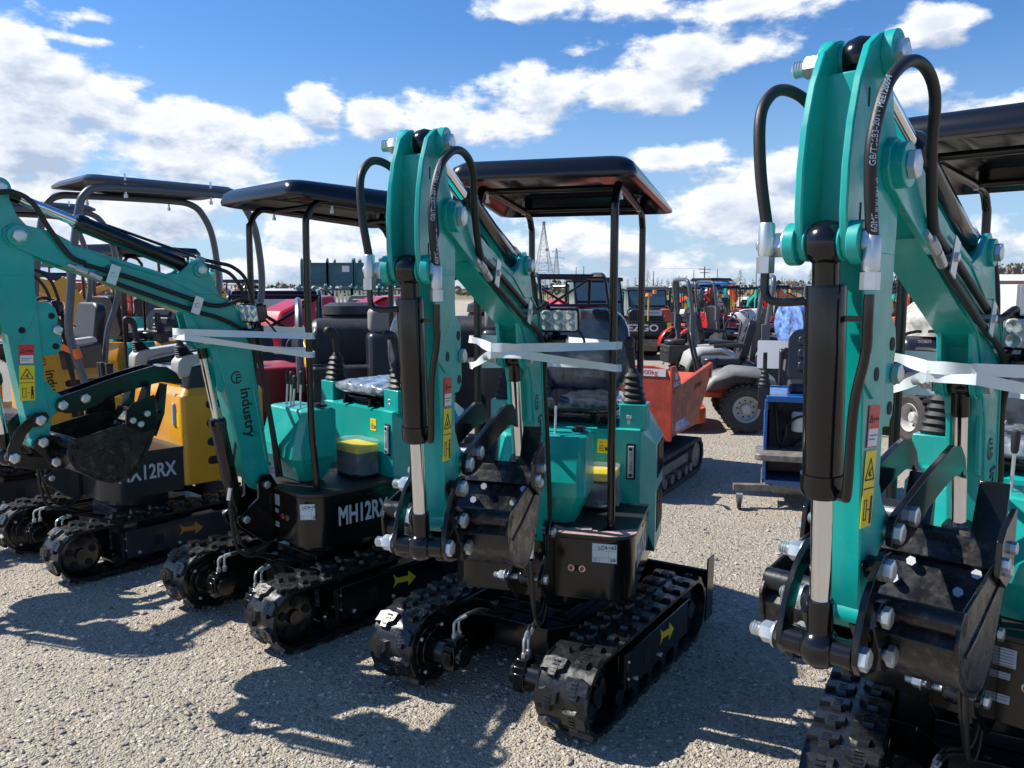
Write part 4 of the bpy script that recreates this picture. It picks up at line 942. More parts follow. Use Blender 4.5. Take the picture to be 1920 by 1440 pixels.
# ---------------------------------------------------------------- the two gold excavators next to the teal ones
def gold_excavator(loc, hyaw, tang, label, sides=True):
    root = thing('mini_excavator', label, 'mini excavator', (*loc, 0), R(hyaw), 'gold mini excavators beside the teal ones')
    undercarriage(root, R(tang), dgrey, mat('arrow_orange', (.55, .22, .04), .5), dgrey)
    mb = MB(); mb.ext(rrect(-.150, .335, -.385, .385, .13, 8, (1, 0, 0, 1)), .40, .655, 0, 'xy'); dk = ob('deck', mb, dgrey, root, bevel=.004)
    mb = MB(); mb.ext(rrect(-.155, .340, -.39, .39, .13, 8, (1, 0, 0, 1)), .656, .674, 0, 'xy'); ob('floor_mat', mb, matm, root, bevel=.004)
    for y in (1, -1):
        lettering('MX12RX', .125, silver, dk, facing((.075, y * .3865, .54), (0, y, 0)), bold=.0022, sx=.74)
    # body with rounded corners and slotted vents
    mb = MB(); o1 = rrect(-.74, -.15, -.41, .41, .10, 7, (.35, 1, 1, .35)); o3 = rrect(-.70, -.19, -.37, .37, .09, 7, (.35, 1, 1, .35))
    mb.loft([pointed(o1, .42), pointed(o1, .98), pointed(o3, 1.03)], 0); bd = ob('body_shell', mb, GOLD, root, bevel=.008, ang=25)
    mb = MB()
    for y in (1, -1):
        for z in (.92, .80, .68, .56):
            mb.ext(rrect(-.60 + (z - .56) * .1, -.30, z - .026, z + .026, .025), y * .409, y * .4115)
    ob('vent_slot', mb, darkm, bd)
    mb = MB(); mb.box((-.147, .29, .865), (.012, .03, .14)); mb.box((-.142, .29, .865), (.012, .020, .12)); ob('oil_gauge', mb, silver, bd)
    decal(root, bd, facing((-.149, .34, .83), (1, 0, 0)), .035, .09, yel, 'warning_sticker'); decal(root, bd, facing((-.149, .30, 1.0), (1, 0, 0)), .03, .04, white)
    # console and levers
    mb = MB(); mb.loft([[(.05, -.16, .67), (.05, .13, .67), (.24, .13, .67), (.24, -.16, .67)], [(.05, -.18, .98), (.05, .15, .98), (.26, .15, .98), (.26, -.18, .98)], [(.07, -.16, 1.0), (.07, .13, 1.0), (.22, .13, 1.0), (.22, -.16, 1.0)]], 0); co = ob('console', mb, GOLD, root, bevel=.004)
    for y in (.06, -.03, -.07):
        mb = MB(); bellows(mb, (.14, y, 1.0), .042, .018, .05, 4, sq=False); mb.cyl((.14, y, 1.04), (.14, y, 1.10), .008, n=8, mi=1); mb.ext([(.125, 1.09), (.155, 1.09), (.162, 1.19), (.118, 1.19)], y - .014, y + .014); ob('control_lever', mb, [boot, zinc], co, bevel=.003)
    # seat, pods with pale trim
    mb = MB(); mb.ext(rrect(-.60, -.22, -.23, .23, .08), 1.07, 1.15, 0, 'xy'); ob('seat', mb, wrapgrey, root, bevel=.02)
    mb = MB(Matrix.Translation((-.62, 0, 1.12)) @ Matrix.Rotation(R(-8), 4, 'Y')); mb.ext(rrect(-.23, .23, 0, .42, .10), -.05, .04, 0, 'yz'); ob('backrest', mb, seatm, root, bevel=.02)
    for y in (1, -1):
        mb = MB(); mb.ext([(-.20, 1.02), (-.24, 1.16), (-.60, 1.22), (-.62, 1.02)], y * .27, y * .37); p = ob('joystick_pod', mb, dgrey, root, bevel=.01)
        mb = MB(); mb.ext([(-.165, 1.10), (-.15, 1.13), (-.155, 1.20), (-.19, 1.235), (-.56, 1.27), (-.58, 1.23), (-.30, 1.19), (-.245, 1.17), (-.22, 1.10)], y * .262, y * .378); ob('pod_trim', mb, silvp, p, bevel=.012)
        stick(root, (-.225, y * .32, 1.225), (.03, 0), tall=.07)
    # tubular hoops with thin roof
    for y in (1, -1):
        yy = .300 * y
        mb = MB(); mb.tube([(.26, yy, .67), (.31, yy, .88), (.37, yy, 1.11), (.430, yy, 1.35), (.437, yy, 1.45), (.42, yy, 1.60), (.385, yy, 1.88), (.345, yy, 2.10), (.315, yy, 2.175), (.25, yy, 2.222), (.10, yy, 2.235), (-.45, yy, 2.245), (-.62, yy, 2.225), (-.70, yy, 2.15), (-.755, yy, 2.02), (-.785, yy, 1.80), (-.782, yy, 1.62), (-.74, yy, 1.47), (-.68, yy, 1.30), (-.64, yy, 1.0)], .0225, 14, 5)
        mb.cyl((.26, yy, .665), (.265, yy, .69), .034, n=16); ob('roll_bar', mb, postgrey, root)
    mb = MB(); o_ = rrect(-.66, .30, -.31, .31, .06); mb.loft([pointed(o_, 2.262), pointed(o_, 2.278), [(x * .92 - .01, y * .86, 2.305) for x, y in o_], [(x * .6 - .05, y * .5, 2.315) for x, y in o_]], 0); ob('canopy_roof', mb, canm, root)
    for y in (.3, -.3):
        mb = MB()
        for x in (.08, -.45): mb.cyl((x, y, 2.19), (x, y, 2.32), .006, n=8); mb.cyl((x, y, 2.18), (x, y, 2.2), .011, n=6)
        ob('roof_bolt', mb, zinc, root)
    B0, BM, AM, bm = boom_assembly(root, .388, 0.0, 0, 0, GOLD, dgrey, None, 'industry')
    return root
g3 = gold_excavator((-2.44, 5.19), -133, 3, 'gold and dark grey mini excavator with grey tube roll frame and pale model lettering')
mb = MB(); P_ = [(.415, .300, 1.28), (.44, .31, 1.30), (.46, .30, 1.32)]
mb.lathe([(.026, 0), (.028, .02), (.027, .05), (.025, .06)], (.40, .300, 1.25), (.25, 0, 1), 14)
mb.loft([[(.42, .32, 1.30), (.42, .32, 1.27), (.42, .325, 1.27), (.42, .325, 1.30)], [(.46, .26, 1.335), (.46, .26, 1.295), (.46, .265, 1.295), (.46, .265, 1.335)], [(.50, .20, 1.335), (.50, .20, 1.31), (.50, .205, 1.31), (.50, .205, 1.335)]], 0)
ob('ribbon', mb, orgl, g3)
g5 = gold_excavator((-3.95, 6.33), -133, 3, 'gold mini excavator farthest left, mostly hidden behind the teal arm')

# ---------------------------------------------------------------- generic far excavator
def far_excavator(u, Y, yaw, paint, label, group, s=1.0, canopy=True, boom=(0, 0), dark=None, x=None):
    root = thing('mini_excavator', label, 'mini excavator', (PX(u, Y) if x is None else x, Y, GZ(Y)), R(yaw), group); root.scale = (s, s, s)
    dark = dark or black
    for sg in (1, -1):
        mb = MB(); n = 28; rings = []
        for i in range(n + 1):
            L = 2 * .96 + 2 * math.pi * .14; xx, z, nx_, nz_ = loop_pt(L * i / n, .14, .5, -.46, .15); k = .012 * (i % 2)
            rings.append([(xx - nx_ * .03, sg * .4 - .1, z - nz_ * .03), (xx + nx_ * k, sg * .4 - .1, z + nz_ * k), (xx + nx_ * k, sg * .4 + .1, z + nz_ * k), (xx - nx_ * .03, sg * .4 + .1, z - nz_ * .03)])
        mb.loft(rings, 0, caps=False); mb.box((0, sg * .4, .15), (.8, .16, .14), 1); ob('track', mb, [rubber, dark], root)
    mb = MB(); mb.box((0, 0, .24), (.5, .6, .12)); mb.cyl((0, 0, .25), (0, 0, .42), .2, n=16); mb.ext([(-.70, .03), (-.72, .18), (-.70, .3), (-.74, .3), (-.76, .18), (-.73, .03)], -.46, .46); ob('centre_frame', mb, dark, root)
    mb = MB(); mb.ext(rrect(-.3, .335, -.385, .385, .12), .42, .66, 0, 'xy'); ob('deck', mb, dark, root)
    mb = MB(); mb.loft([pointed(rrect(-.74, -.18, -.41, .41, .1), .42), pointed(rrect(-.74, -.18, -.41, .41, .1), .96), pointed(rrect(-.70, -.22, -.36, .36, .1), 1.03)]); ob('body_shell', mb, paint, root, bevel=.01)
    mb = MB(); mb.ext([(.06, .67), (.22, .67), (.26, .85), (.20, 1.03), (.05, 1.03)], -.18, .16); ob('console', mb, paint, root)
    seat_simple(root, (-.42, 0, 1.05), 0, .95, arms=False)
    for y in (1, -1):
        mb = MB(); mb.box((-.28, y * .31, 1.07), (.12, .12, .12)); bellows(mb, (-.27, y * .31, 1.12), .05, .03, .12, 3); mb.tube([(-.27, y * .31, 1.24), (-.26, y * .30, 1.36)], .02, 8, 1); ob('joystick', mb, blkpl, root)
    if canopy:
        mb = MB()
        for y in (.283, -.283):
            mb.tube([(.24, y, .66), (.246, y, 1.9), (.20, y, 2.04), (.0, y, 2.05), (-.5, y, 2.03), (-.62, y, 1.97), (-.65, y, 1.85), (-.65, y, 1.0)], .018, 8, 3)
        ob('canopy_frame', mb, black if canopy is True else canopy, root)
        mb = MB(); a = rrect(-.63, .365, -.42, .42, .08); mb.loft([pointed(a, 2.04), pointed(a, 2.08), [(x_ * .93, y_ * .88, 2.14) for x_, y_ in a]]); ob('canopy_roof', mb, canm, root)
    S = Matrix.Translation((.388, 0, 0)) @ rz(boom[0])
    mb = MB(S); mb.ext([(-.03, .66), (.06, .66), (.2, 1.2), (.245, 1.335), (.30, 1.5), (.421, 1.556), (1.06, 1.81), (1.08, 1.88), (.9, 1.87), (.385, 1.72), (.29, 1.78), (.137, 1.59), (.05, 1.45), (-.03, .8)], -.045, .045); ob('boom', mb, paint, root)
    mb = MB(S); mb.ext([(1.05, 2.05), (1.12, 2.06), (1.22, 1.9), (1.23, 1.72), (1.13, 1.68), (1.07, 1.14), (1.04, 1.01), (.99, 1.03), (.985, 1.75), (.985, 1.9)], -.042, .042); ob('arm', mb, paint, root)
    mb = MB(S); mb.cyl((1.19, 0, 1.7), (1.16, 0, 1.28), .036, n=12); mb.cyl((.29, 0, 1.74), (.78, 0, 1.91), .034, n=12); mb.cyl((.13, 0, .55), (.23, 0, 1.0), .036, n=12); ob('cylinder', mb, dark, root)
    mb = MB(S); mb.cyl((1.16, 0, 1.28), (1.13, 0, 1.0), .018, n=10); mb.cyl((.78, 0, 1.91), (1.08, 0, 2.03), .018, n=10); mb.cyl((.23, 0, 1.0), (.28, 0, 1.4), .018, n=10); ob('piston_rod', mb, chrome, root)
    mb = MB(S); mb.ext([(.96, 1.04), (.98, .93), (.88, .86), (.77, .84), (.68, .92), (.58, 1.12), (.64, 1.06), (.72, .93), (.8, .87), (.93, .97)], -.19, .19)
    for y in (-.19, .18): mb.ext([(.96, 1.05), (.98, .93), (.88, .86), (.77, .84), (.68, .92), (.60, 1.10), (.74, 1.08)], y, y + .01)
    ob('bucket', mb, dark, root); return root

# ---------------------------------------------------------------- tracked dumper
def dumper():
    root = thing('tracked_dumper', 'faded red tracked dumper with scratched open hopper behind the middle excavator', 'dumper', (1.0, 7.02, 0), R(62)); root.scale = (1, 1, .88)
    for sg in (1, -1):
        mb = MB(); n = 64; L = 2 * 1.05 + 2 * math.pi * .17; rings = []
        for i in range(n + 1):
            x, z, nx_, nz_ = loop_pt(L * i / n, .17, .55, -.5, .18); k = .018 * (i % 2)
            rings.append([(x - nx_ * .03, sg * .38 - .1, z - nz_ * .03), (x + nx_ * k, sg * .38 - .1, z + nz_ * k), (x + nx_ * k, sg * .38 + .1, z + nz_ * k), (x - nx_ * .03, sg * .38 + .1, z - nz_ * .03)])
        mb.loft(rings, 0, caps=False); t = ob('track', mb, tyre, root, ang=20)
        mb = MB()
        for x in (-.35, -.15, .05, .25, .40): mb.cyl((x, sg * .38 - .08, .08), (x, sg * .38 + .08, .08), .05, n=14)
        mb.cyl((.55, sg * .38 - .08, .18), (.55, sg * .38 + .08, .18), .125, n=20); mb.cyl((-.5, sg * .38 - .08, .18), (-.5, sg * .38 + .08, .18), .13, n=20); mb.box((0, sg * .38, .19), (.8, .1, .09)); ob('roller', mb, steel, t)
    mb = MB(); mb.box((0, 0, .32), (1.1, .56, .22)); mb.box((-.35, 0, .5), (.5, .6, .25)); ob('chassis', mb, blkpl, root, bevel=.01)
    # hopper: two side walls, sloped floor and high headboard
    y0, y1 = -.46, .46; side = [(-.18, .50), (.52, .50), (1.00, .96), (.98, 1.06), (-.18, .92)]
    mb = MB()
    for y in (y0, y1 - .02): mb.ext(side, y, y + .02)
    hp = ob('hopper', mb, oldred, root, bevel=.004)
    mb = MB(); mb.box((.17, 0, .505), (.70, .90, .02)); mb.ext([(.52, .50), (1.00, .96), (.98, .975), (.51, .52)], y0 + .02, y1 - .02); ob('hopper_floor', mb, oldred, hp)
    mb = MB()
    for y in (y0 - .012, y1 - .02): mb.ext([(-.20, .90), (.99, 1.045), (1.0, 1.09), (-.20, .945)], y, y + .035); mb.beam((.96, y + .015, .93), (1.0, y + .015, 1.09), .03, .05)
    ob('hopper_rim', mb, oldred, hp, bevel=.003)
    mb = MB(); mb.ext([(y0, .46), (y0, .97), (y0 + .05, 1.13), (y0 + .16, 1.16), (y1 - .16, 1.16), (y1 - .05, 1.13), (y1, .97), (y1, .46)], -.24, -.20, 0, 'yz'); mb.ext([(-.24, .46), (.02, .93), (.0, 1.02), (-.14, 1.16), (-.24, 1.16)], y0 - .004, y0 + .016); ob('headboard', mb, oldred, hp, bevel=.004)
    for z in (.50,): pass
    M = facing((-.12, y0 - .006, 1.03), (0, -1, 0)); lettering('KUBOTA', .060, whiteb, hp, facing((-.10, y0 - .0065, .985), (0, -1, 0)), bold=.001, sx=.85)
    decal(root, hp, facing((-.13, y0 - .0062, 1.06), (0, -1, 0)), .07, .06, silver, 'reflector')
    lettering('AC70', .105, whiteb, hp, facing((.0, y0 - .002, .58), (0, -1, 0)), bold=.002); mb = MB(facing((.10, y0 - .0010, .58), (0, -1, 0))); mb.ext([(-.22, -.05), (.24, -.05), (.05, .06), (-.2, .05)], -.0005, .0005, 0, 'xy'); ob('stripe', mb, bluep, hp)
    lettering('2725261', .07, ink, hp, facing((.55, y0 - .002, .90), (0, -1, 0)) @ Matrix.Rotation(R(6), 4, 'Z'), bold=.0006)
    decal(root, hp, facing((-.2455, -.28, 1.10), (-1, 0, 0)), .26, .07, white, 'capacity_sign'); lettering('200kg', .06, redst, hp, facing((-.2465, -.27, 1.10), (-1, 0, 0)))
    mb = MB(); mb.tube([(-.62, .2, .5), (-.66, .2, .9), (-.8, .2, 1.02)], .015, 8); mb.tube([(-.62, -.2, .5), (-.66, -.2, .9), (-.8, -.2, 1.02)], .015, 8); mb.box((-.55, 0, .75), (.3, .4, .2)); ob('operator_handle', mb, blkpl, root)
    scr = mat('bare_scratch', (.55, .38, .22), .5)
    mb = MB(); rn = random.Random(5)
    for i in range(26):
        x, z = rn.uniform(-.12, .5), rn.uniform(.66, .86); a = rn.uniform(-1.2, 1.2); l = rn.uniform(.03, .10); mb.tube([(x, y0 - .0008, z), (x + l * math.cos(a) * .5, y0 - .0008, z + l * math.sin(a) * .6), (x + l * math.cos(a), y0 - .0008, z + l * math.sin(a))], .0012, 4, 2)
    ob('scratch', mb, scr, hp)
dumper()
# ---------------------------------------------------------------- zero turn mowers
def mower(name_label, loc, yaw, body, deck, arch=True, roof=False, rim=silvp, grp='ride on mowers parked behind', sc=1.0):
    root = thing('ride_on_mower', name_label, 'mower', (*loc, 0), R(yaw), grp); root.scale = (sc,) * 3
    for y in (.48, -.48): wheel(root, (-.35, y, .28), .28, .24, rim)
    for y in (.42, -.42):
        wheel(root, (.98, y, .13), .13, .10, rim, 'caster_wheel', 14); mb = MB(); mb.beam((.98, y, .28), (.80, y, .38), .03, .03); mb.box((.98, y, .24), (.04, .13, .05)); mb.cyl((.98, y, .25), (.98, y, .42), .02, n=10); ob('caster_fork', mb, deck, root)
    mb = MB(); mb.beam((-.6, .25, .40), (.95, .25, .42), .06, .06); mb.beam((-.6, -.25, .40), (.95, -.25, .42), .06, .06); mb.beam((.85, -.45, .40), (.85, .45, .40), .06, .06); mb.box((-.2, 0, .42), (.6, .5, .1)); ob('frame', mb, deck, root, bevel=.006)
    mb = MB(); pts = rrect(.08, .78, -.62, .62, .25, 8); mb.loft([pointed(pts, .10), pointed(pts, .24), [(x * .97 + .01, y * .95, .27) for x, y in pts]]); mb.box((.42, 0, .30), (.30, .5, .06))
    for y in (-.4, 0, .4): mb.cyl((.42, y, .27), (.42, y, .34), .09, n=16)
    ob('cutting_deck', mb, deck, root, bevel=.006)
    mb = MB(); mb.box((.62, 0, .46), (.42, .5, .02)); mb.ext([(.82, .46), (.92, .58), (.90, .585), (.80, .47)], -.22, .22); ob('foot_plate', mb, deck, root)
    for y in (1, -1):      # fenders over the drive wheels
        mb = MB(); mb.loft([[(x, y * yy, z + dz) for x, z in ((-.72, .42), (-.66, .60), (-.48, .70), (-.20, .72), (.02, .64), (.14, .50), (.20, .42))] for yy, dz in ((.24, .0), (.28, .05), (.52, .03), (.62, -.04))], 0, caps=False, closed=False)
        o = ob('fender', mb, body, root, ang=30); sm = o.modifiers.new('s', 'SOLIDIFY'); sm.thickness = .02
    mb = MB(); mb.ext([(-.52, .45), (-.52, .72), (-.1, .72), (.12, .62), (.12, .45)], -.25, .25); ob('engine_cover', mb, body, root, bevel=.03)
    mb = MB(); mb.box((-.72, 0, .62), (.36, .44, .28)); mb.cyl((-.72, 0, .76), (-.72, 0, .84), .17, n=20); mb.cyl((-.84, .2, .66), (-.84, -.2, .66), .07, n=12); ob('engine', mb, blkpl, root, bevel=.02)
    seat_simple(root, (-.12, 0, .74), 0, 1.0)
    for y in (1, -1):
        mb = MB(); mb.tube([(.14, y * .30, .60), (.20, y * .31, .85), (.26, y * .27, 1.10), (.26, y * .12, 1.16), (.25, y * .05, 1.16)], .018, 10); ob('steering_lever', mb, blkpl, root)
    if arch:
        mb = MB(); W_ = .36
        mb.beam((-.50, W_, .48), (-.56, W_, 1.08), .05, .07); mb.beam((-.50, -W_, .48), (-.56, -W_, 1.08), .05, .07)
        for y in (1, -1): mb.box((-.565, y * W_, 1.12), (.09, .065, .24))
        mb.tube([(-.56, W_, 1.1), (-.62, W_, 1.55), (-.64, W_ * .92, 1.72), (-.645, W_ * .7, 1.78), (-.645, 0, 1.79), (-.645, -W_ * .7, 1.78), (-.64, -W_ * .92, 1.72), (-.62, -W_, 1.55), (-.56, -W_, 1.1)], .03, 8, 4); ob('roll_bar', mb, postgrey, root, bevel=.004)
    if roof:
        mb = MB(); o_ = rrect(-.75, .25, -.45, .45, .12); mb.loft([pointed(o_, 1.86), pointed(o_, 1.91), [(x * .9, y * .88, 1.96) for x, y in o_]]); ob('roof', mb, blkpl, root)
    return root
mower('grey ride on mower with bright orange deck and big pale rim beside the blue machine', (2.40, 9.85), 172, greyp, orange)
mower('grey ride on mower with grey arch behind the orange decked one', (3.32, 13.2), 8, silvp, dgrey)
mower('black seated ride on mower in the clutter behind the grey mowers', (5.2, 12.6), 165, blkpl, dkred, arch=False)
mower('lime green ride on mower seen between the right excavator arm and boom', (4.75, 9.1), 100, blkpl, limep, arch=False)
# ---------------------------------------------------------------- blue stand on machine with joystick
def blue_machine():
    root = thing('blue_utility_machine', 'blue machine with black seat, joystick and exposed engine on small casters', 'utility machine', (2.00, 6.05, 0), R(-90 - 17))
    # local: +x towards the camera, +y towards image right
    mb = MB(); mb.box((-.45, -.10, .53), (1.0, .022, .60)); mb.box((-.45, .52, .53), (1.0, .022, .60)); mb.box((-.9, .21, .53), (.02, .60, .60)); mb.box((-.20, .21, .84), (.55, .62, .045)); mb.box((-.45, .21, .20), (.95, .60, .04)); ob('body_panel', mb, bluep, root, bevel=.004)
    mb = MB(); mb.ext(rrect(-.14, .22, -.17, .62, .05), .40, .45, 0, 'xy'); ob('step_plate', mb, steel, root, bevel=.008)
    seat_simple(root, (-.30, .25, .86), 0, .85, arms=False)
    mb = MB(); mb.ext(rrect(-.14, -.06, .92, 1.20, .03), -.02, .02, 0, 'xz'); ob('side_cushion', mb, blkpl, root, bevel=.012)
    mb = MB(); mb.box((.0, -.12, .84), (.085, .085, .17)); j = ob('joystick_box', mb, blkpl, root, bevel=.004)
    mb = MB(); bellows(mb, (.0, -.12, .925), .045, .022, .12, 4, sq=False); mb.tube([(0, -.12, 1.04), (0, -.12, 1.15)], .016, 10, 1); mb.box((.010, -.12, 1.16), (.045, .03, .035)); ob('joystick', mb, boot, j, bevel=.004)
    mb = MB(); mb.box((-.40, .21, .52), (.42, .58, .56)); mb.cyl((-.16, .2, .42), (-.12, .2, .42), .10, n=18); mb.cyl((-.14, .38, .55), (-.10, .38, .55), .06, n=16)
    mb.box((-.16, .36, .74), (.16, .14, .10))
    en = ob('engine', mb, blkpl, root, bevel=.01)
    mb = MB(); mb.lathe([(.05, 0), (.056, .01), (.056, .13), (.045, .15)], (-.10, .14, .58), (0, 0, 1), 20); ob('oil_filter', mb, white, en)
    mb = MB(); mb.tube([(-.1, -.04, .80), (-.06, -.02, .65), (-.06, .0, .50), (-.08, .1, .42), (-.07, .25, .40), (-.06, .30, .48)], .012, 8); mb.tube([(-.1, .02, .55), (-.03, .10, .68), (-.03, .22, .70), (-.08, .34, .60)], .010, 8); mb.tube([(-.1, .0, .72), (-.05, .05, .60), (-.06, .02, .45)], .014, 8); ob('engine_hose', mb, hosem, en)
    mb = MB(); mb.tube([(-.1, .18, .40), (-.04, .26, .47), (-.04, .33, .44), (-.05, .34, .34)], .014, 8); ob('steel_pipe', mb, galv, en)
    mb = MB(); mb.beam((.05, -.32, .155), (-.10, .60, .165), .05, .05); mb.beam((.0, -.10, .165), (-.25, .22, .11), .04, .045); mb.box((-.28, .22, .15), (.36, .50, .12)); mb.ext([(-.24, .13), (.0, .13), (-.24, .26)], -.12, -.112); ob('scraper_frame', mb, steel, root, bevel=.004)
    w1 = wheel(root, (.10, -.27, .052), .052, .032, silvp, 'caster_wheel', 4, .3); mb = MB(); mb.box((.10, -.27, .10), (.05, .05, .03)); mb.beam((.10, -.29, .11), (.10, -.29, .05), .04, .004); mb.beam((.10, -.25, .11), (.10, -.25, .05), .04, .004); ob('caster_fork', mb, galv, w1)
    mb = MB(); mb.tube([(.0, .02, 1.0), (-.05, .03, 1.12)], .02, 8, 1); mb.box((-.06, .03, 1.16), (.03, .03, .1)); ob('lever', mb, blkpl, root)
    mb = MB(Matrix.Translation((-.62, .0, 1.10)) @ Matrix.Rotation(R(-12), 4, 'Y')); mb.ext(rrect(-.18, .18, -.10, .13, .01), 0, .004, 0, 'yz'); ob('paper_sign', mb, white, root)
blue_machine()
# ---------------------------------------------------------------- flat bed cart with lettering
def cart():
    root = thing('utility_cart', 'black flat bed utility cart with white tailgate letters and amber beacon pole', 'utility cart', (PX(1218, 19.6), 19.9, GZ(19.9)), R(83))
    # local +x = away from camera
    for x in (0, 1.75):
        for y in (.5, -.5): wheel(root, (x + .15, y, .27), .27, .2, dkred)
    mb = MB(); mb.box((.35, 0, .62), (1.2, 1.26, .03)); mb.box((-.25, 0, .76), (.03, 1.26, .26)); mb.box((.95, 0, .76), (.03, 1.26, .26)); mb.box((.35, .63, .76), (1.2, .03, .26)); mb.box((.35, -.63, .76), (1.2, .03, .26)); b = ob('cargo_bed', mb, blkpl, root, bevel=.01)
    lettering('EZGO', .22, white, b, facing((-.268, .12, .77), (-1, 0, 0)), bold=.006, sx=1.25); lettering('EZGO', .17, white, b, facing((.0, -.648, .77), (0, -1, 0)), bold=.005)
    mb = MB(); mb.box((-.27, -.50, .80), (.01, .10, .22)); ob('reflector', mb, yel, b)
    mb = MB(); mb.box((.9, 0, .42), (2.2, .5, .16)); mb.beam((-.2, .4, .55), (.2, .1, .3), .05, .05); mb.beam((-.2, -.4, .55), (.2, -.1, .3), .05, .05); mb.box((.25, 0, .33), (.5, .5, .25)); ob('chassis', mb, steel, root)
    mb = MB(); mb.ext(rrect(-.45, .45, .78, 1.20, .15), 1.02, 1.10, 0, 'yz'); mb.box((1.2, 0, .75), (.45, 1.0, .14)); ob('bench_seat', mb, seatm, root, bevel=.03)
    decal(root, b, facing((1.01, -.1, 1.10), (-1, 0, 0)), .6, .14, white, 'notice')
    lettering('FUEL  SHOP USE', .06, ink, b, facing((1.008, -.1, 1.10), (-1, 0, 0)))
    mb = MB(); mb.ext([(1.7, .5), (2.35, .5), (2.4, .8), (2.0, 1.0), (1.7, 1.0)], -.55, .55); ob('front_cowl', mb, orange, root, bevel=.04)
    mb = MB(); mb.tube([(1.25 + .16 * math.cos(a * .524) * 0, .3 + .17 * math.cos(a * .524), 1.12 + .13 * math.sin(a * .524)) for a in range(13)], .014, 6, 1); ob('steering_wheel', mb, blkpl, root)
    mb = MB(); mb.cyl((.9, -.05, .9), (.9, -.05, 1.55), .02, n=8); po = ob('beacon_pole', mb, yelp, root); mb = MB(); mb.cyl((.9, -.05, 1.52), (.9, -.05, 1.60), .09, .07, n=14); mb.cyl((.9, -.20, 1.58), (.9, -.20, 1.68), .05, n=12); ob('beacon', mb, amber, po)
cart()
# ---------------------------------------------------------------- side by sides and cabs
def utv(label, u, Y, yaw, body, cab, s=1.0, glassm=None, name='side_by_side_vehicle'):
    root = thing(name, label, 'utility vehicle', (PX(u, Y), Y, GZ(Y)), R(yaw), 'utility vehicles parked in the yard'); root.scale = (s,) * 3
    for x in (-.95, .95):
        for y in (.6, -.6): wheel(root, (x, y, .32), .32, .25, galv, ribs=18)
    mb = MB(); mb.ext([(-1.4, .45), (1.3, .40), (1.5, .55), (1.42, .82), (.75, 1.0), (.6, .72), (-.45, .72), (-.5, 1.0), (-1.45, 1.0)], -.62, .62); ob('body_shell', mb, body, root, bevel=.04)
    mb = MB(); T_ = .03
    for y in (.58, -.58): mb.tube([(.78, y, .95), (.45, y, 1.70), (.30, y, 1.86), (.1, y, 1.90), (-.45, y, 1.90), (-.58, y, 1.82), (-.62, y, 1.5), (-.65, y, .95)], T_, 8, 3)
    for x, z in ((.36, 1.83), (-.5, 1.88), (-.62, 1.3), (.6, 1.36)): mb.tube([(x, .58, z), (x, -.58, z)], T_, 8, 1)
    mb.tube([(-.62, .56, 1.8), (-.63, -.56, 1.1)], T_ * .8, 8, 1); mb.tube([(-.62, -.56, 1.8), (-.63, .56, 1.1)], T_ * .8, 8, 1); ob('roll_cage', mb, black, root)
    seat_simple(root, (-.15, .28, .72), 0, 1.0, arms=False); seat_simple(root, (-.15, -.28, .72), 0, 1.0, arms=False)
    mb = MB(); mb.tube([(.36 - .05 * math.sin(a * .524), .3 + .17 * math.cos(a * .524), 1.15 + .16 * math.sin(a * .524)) for a in range(13)], .014, 6, 1); ob('steering_wheel', mb, blkpl, root)
    for y in (.4, -.4):
        mb = MB(); mb.lathe([(.06, 0), (.08, .03), (.07, .05)], (1.42, y, .70), (1, 0, 0), 14); ob('headlight', mb, lensm, root)
    if cab:
        mb = MB(); mb.ext([(.42, 1.86), (-.62, 1.92), (-.66, 1.98), (.40, 1.96)], -.66, .66); ob('roof', mb, cab, root, bevel=.02)
        mb = MB(); mb.ext([(.74, 1.02), (.42, 1.84), (.41, 1.84), (.73, 1.02)], -.56, .56)
        mb.box((-.62, 0, 1.5), (.01, 1.05, .6)); ob('windscreen', mb, glass, root)
        for y in (.595, -.595):
            mb = MB(); mb.ext([(.68, .8), (.40, 1.80), (-.1, 1.82), (-.1, .6), (.6, .6)], y - .01, y + .01); ob('door', mb, glass, root)
    return root
utv('open side by side with black roll cage and red seats near the pylons', 1062, 14.5, -80, redp, None)
utv('black cabbed utility vehicle with orange roof beacon beside the open side by side', 1112, 22, -82, blkpl, blkpl, 1.05)
utv('grey cabbed utility vehicle with pale rounded roof behind the cart', 1206, 26, -85, dgrey, greyp)
utv('maroon low utility vehicle facing us with two round headlights', 520, 9.6, -75, mat('maroon_paint', (.22, .008, .03), .35, coat=.3), None, .85)
b_ = thing('roof_beacon', 'small orange warning beacon on the black cab roof', 'beacon', (PX(1118, 22), 22, 1.87)); part('lens', b_, amber, lambda m: m.lathe([(.09, 0), (.085, .1), (.03, .15)], (0, 0, 0), (0, 0, 1), 14)); part('base', b_, blkpl, lambda m: m.cyl((0, 0, -.03), (0, 0, 0), .1, n=14))
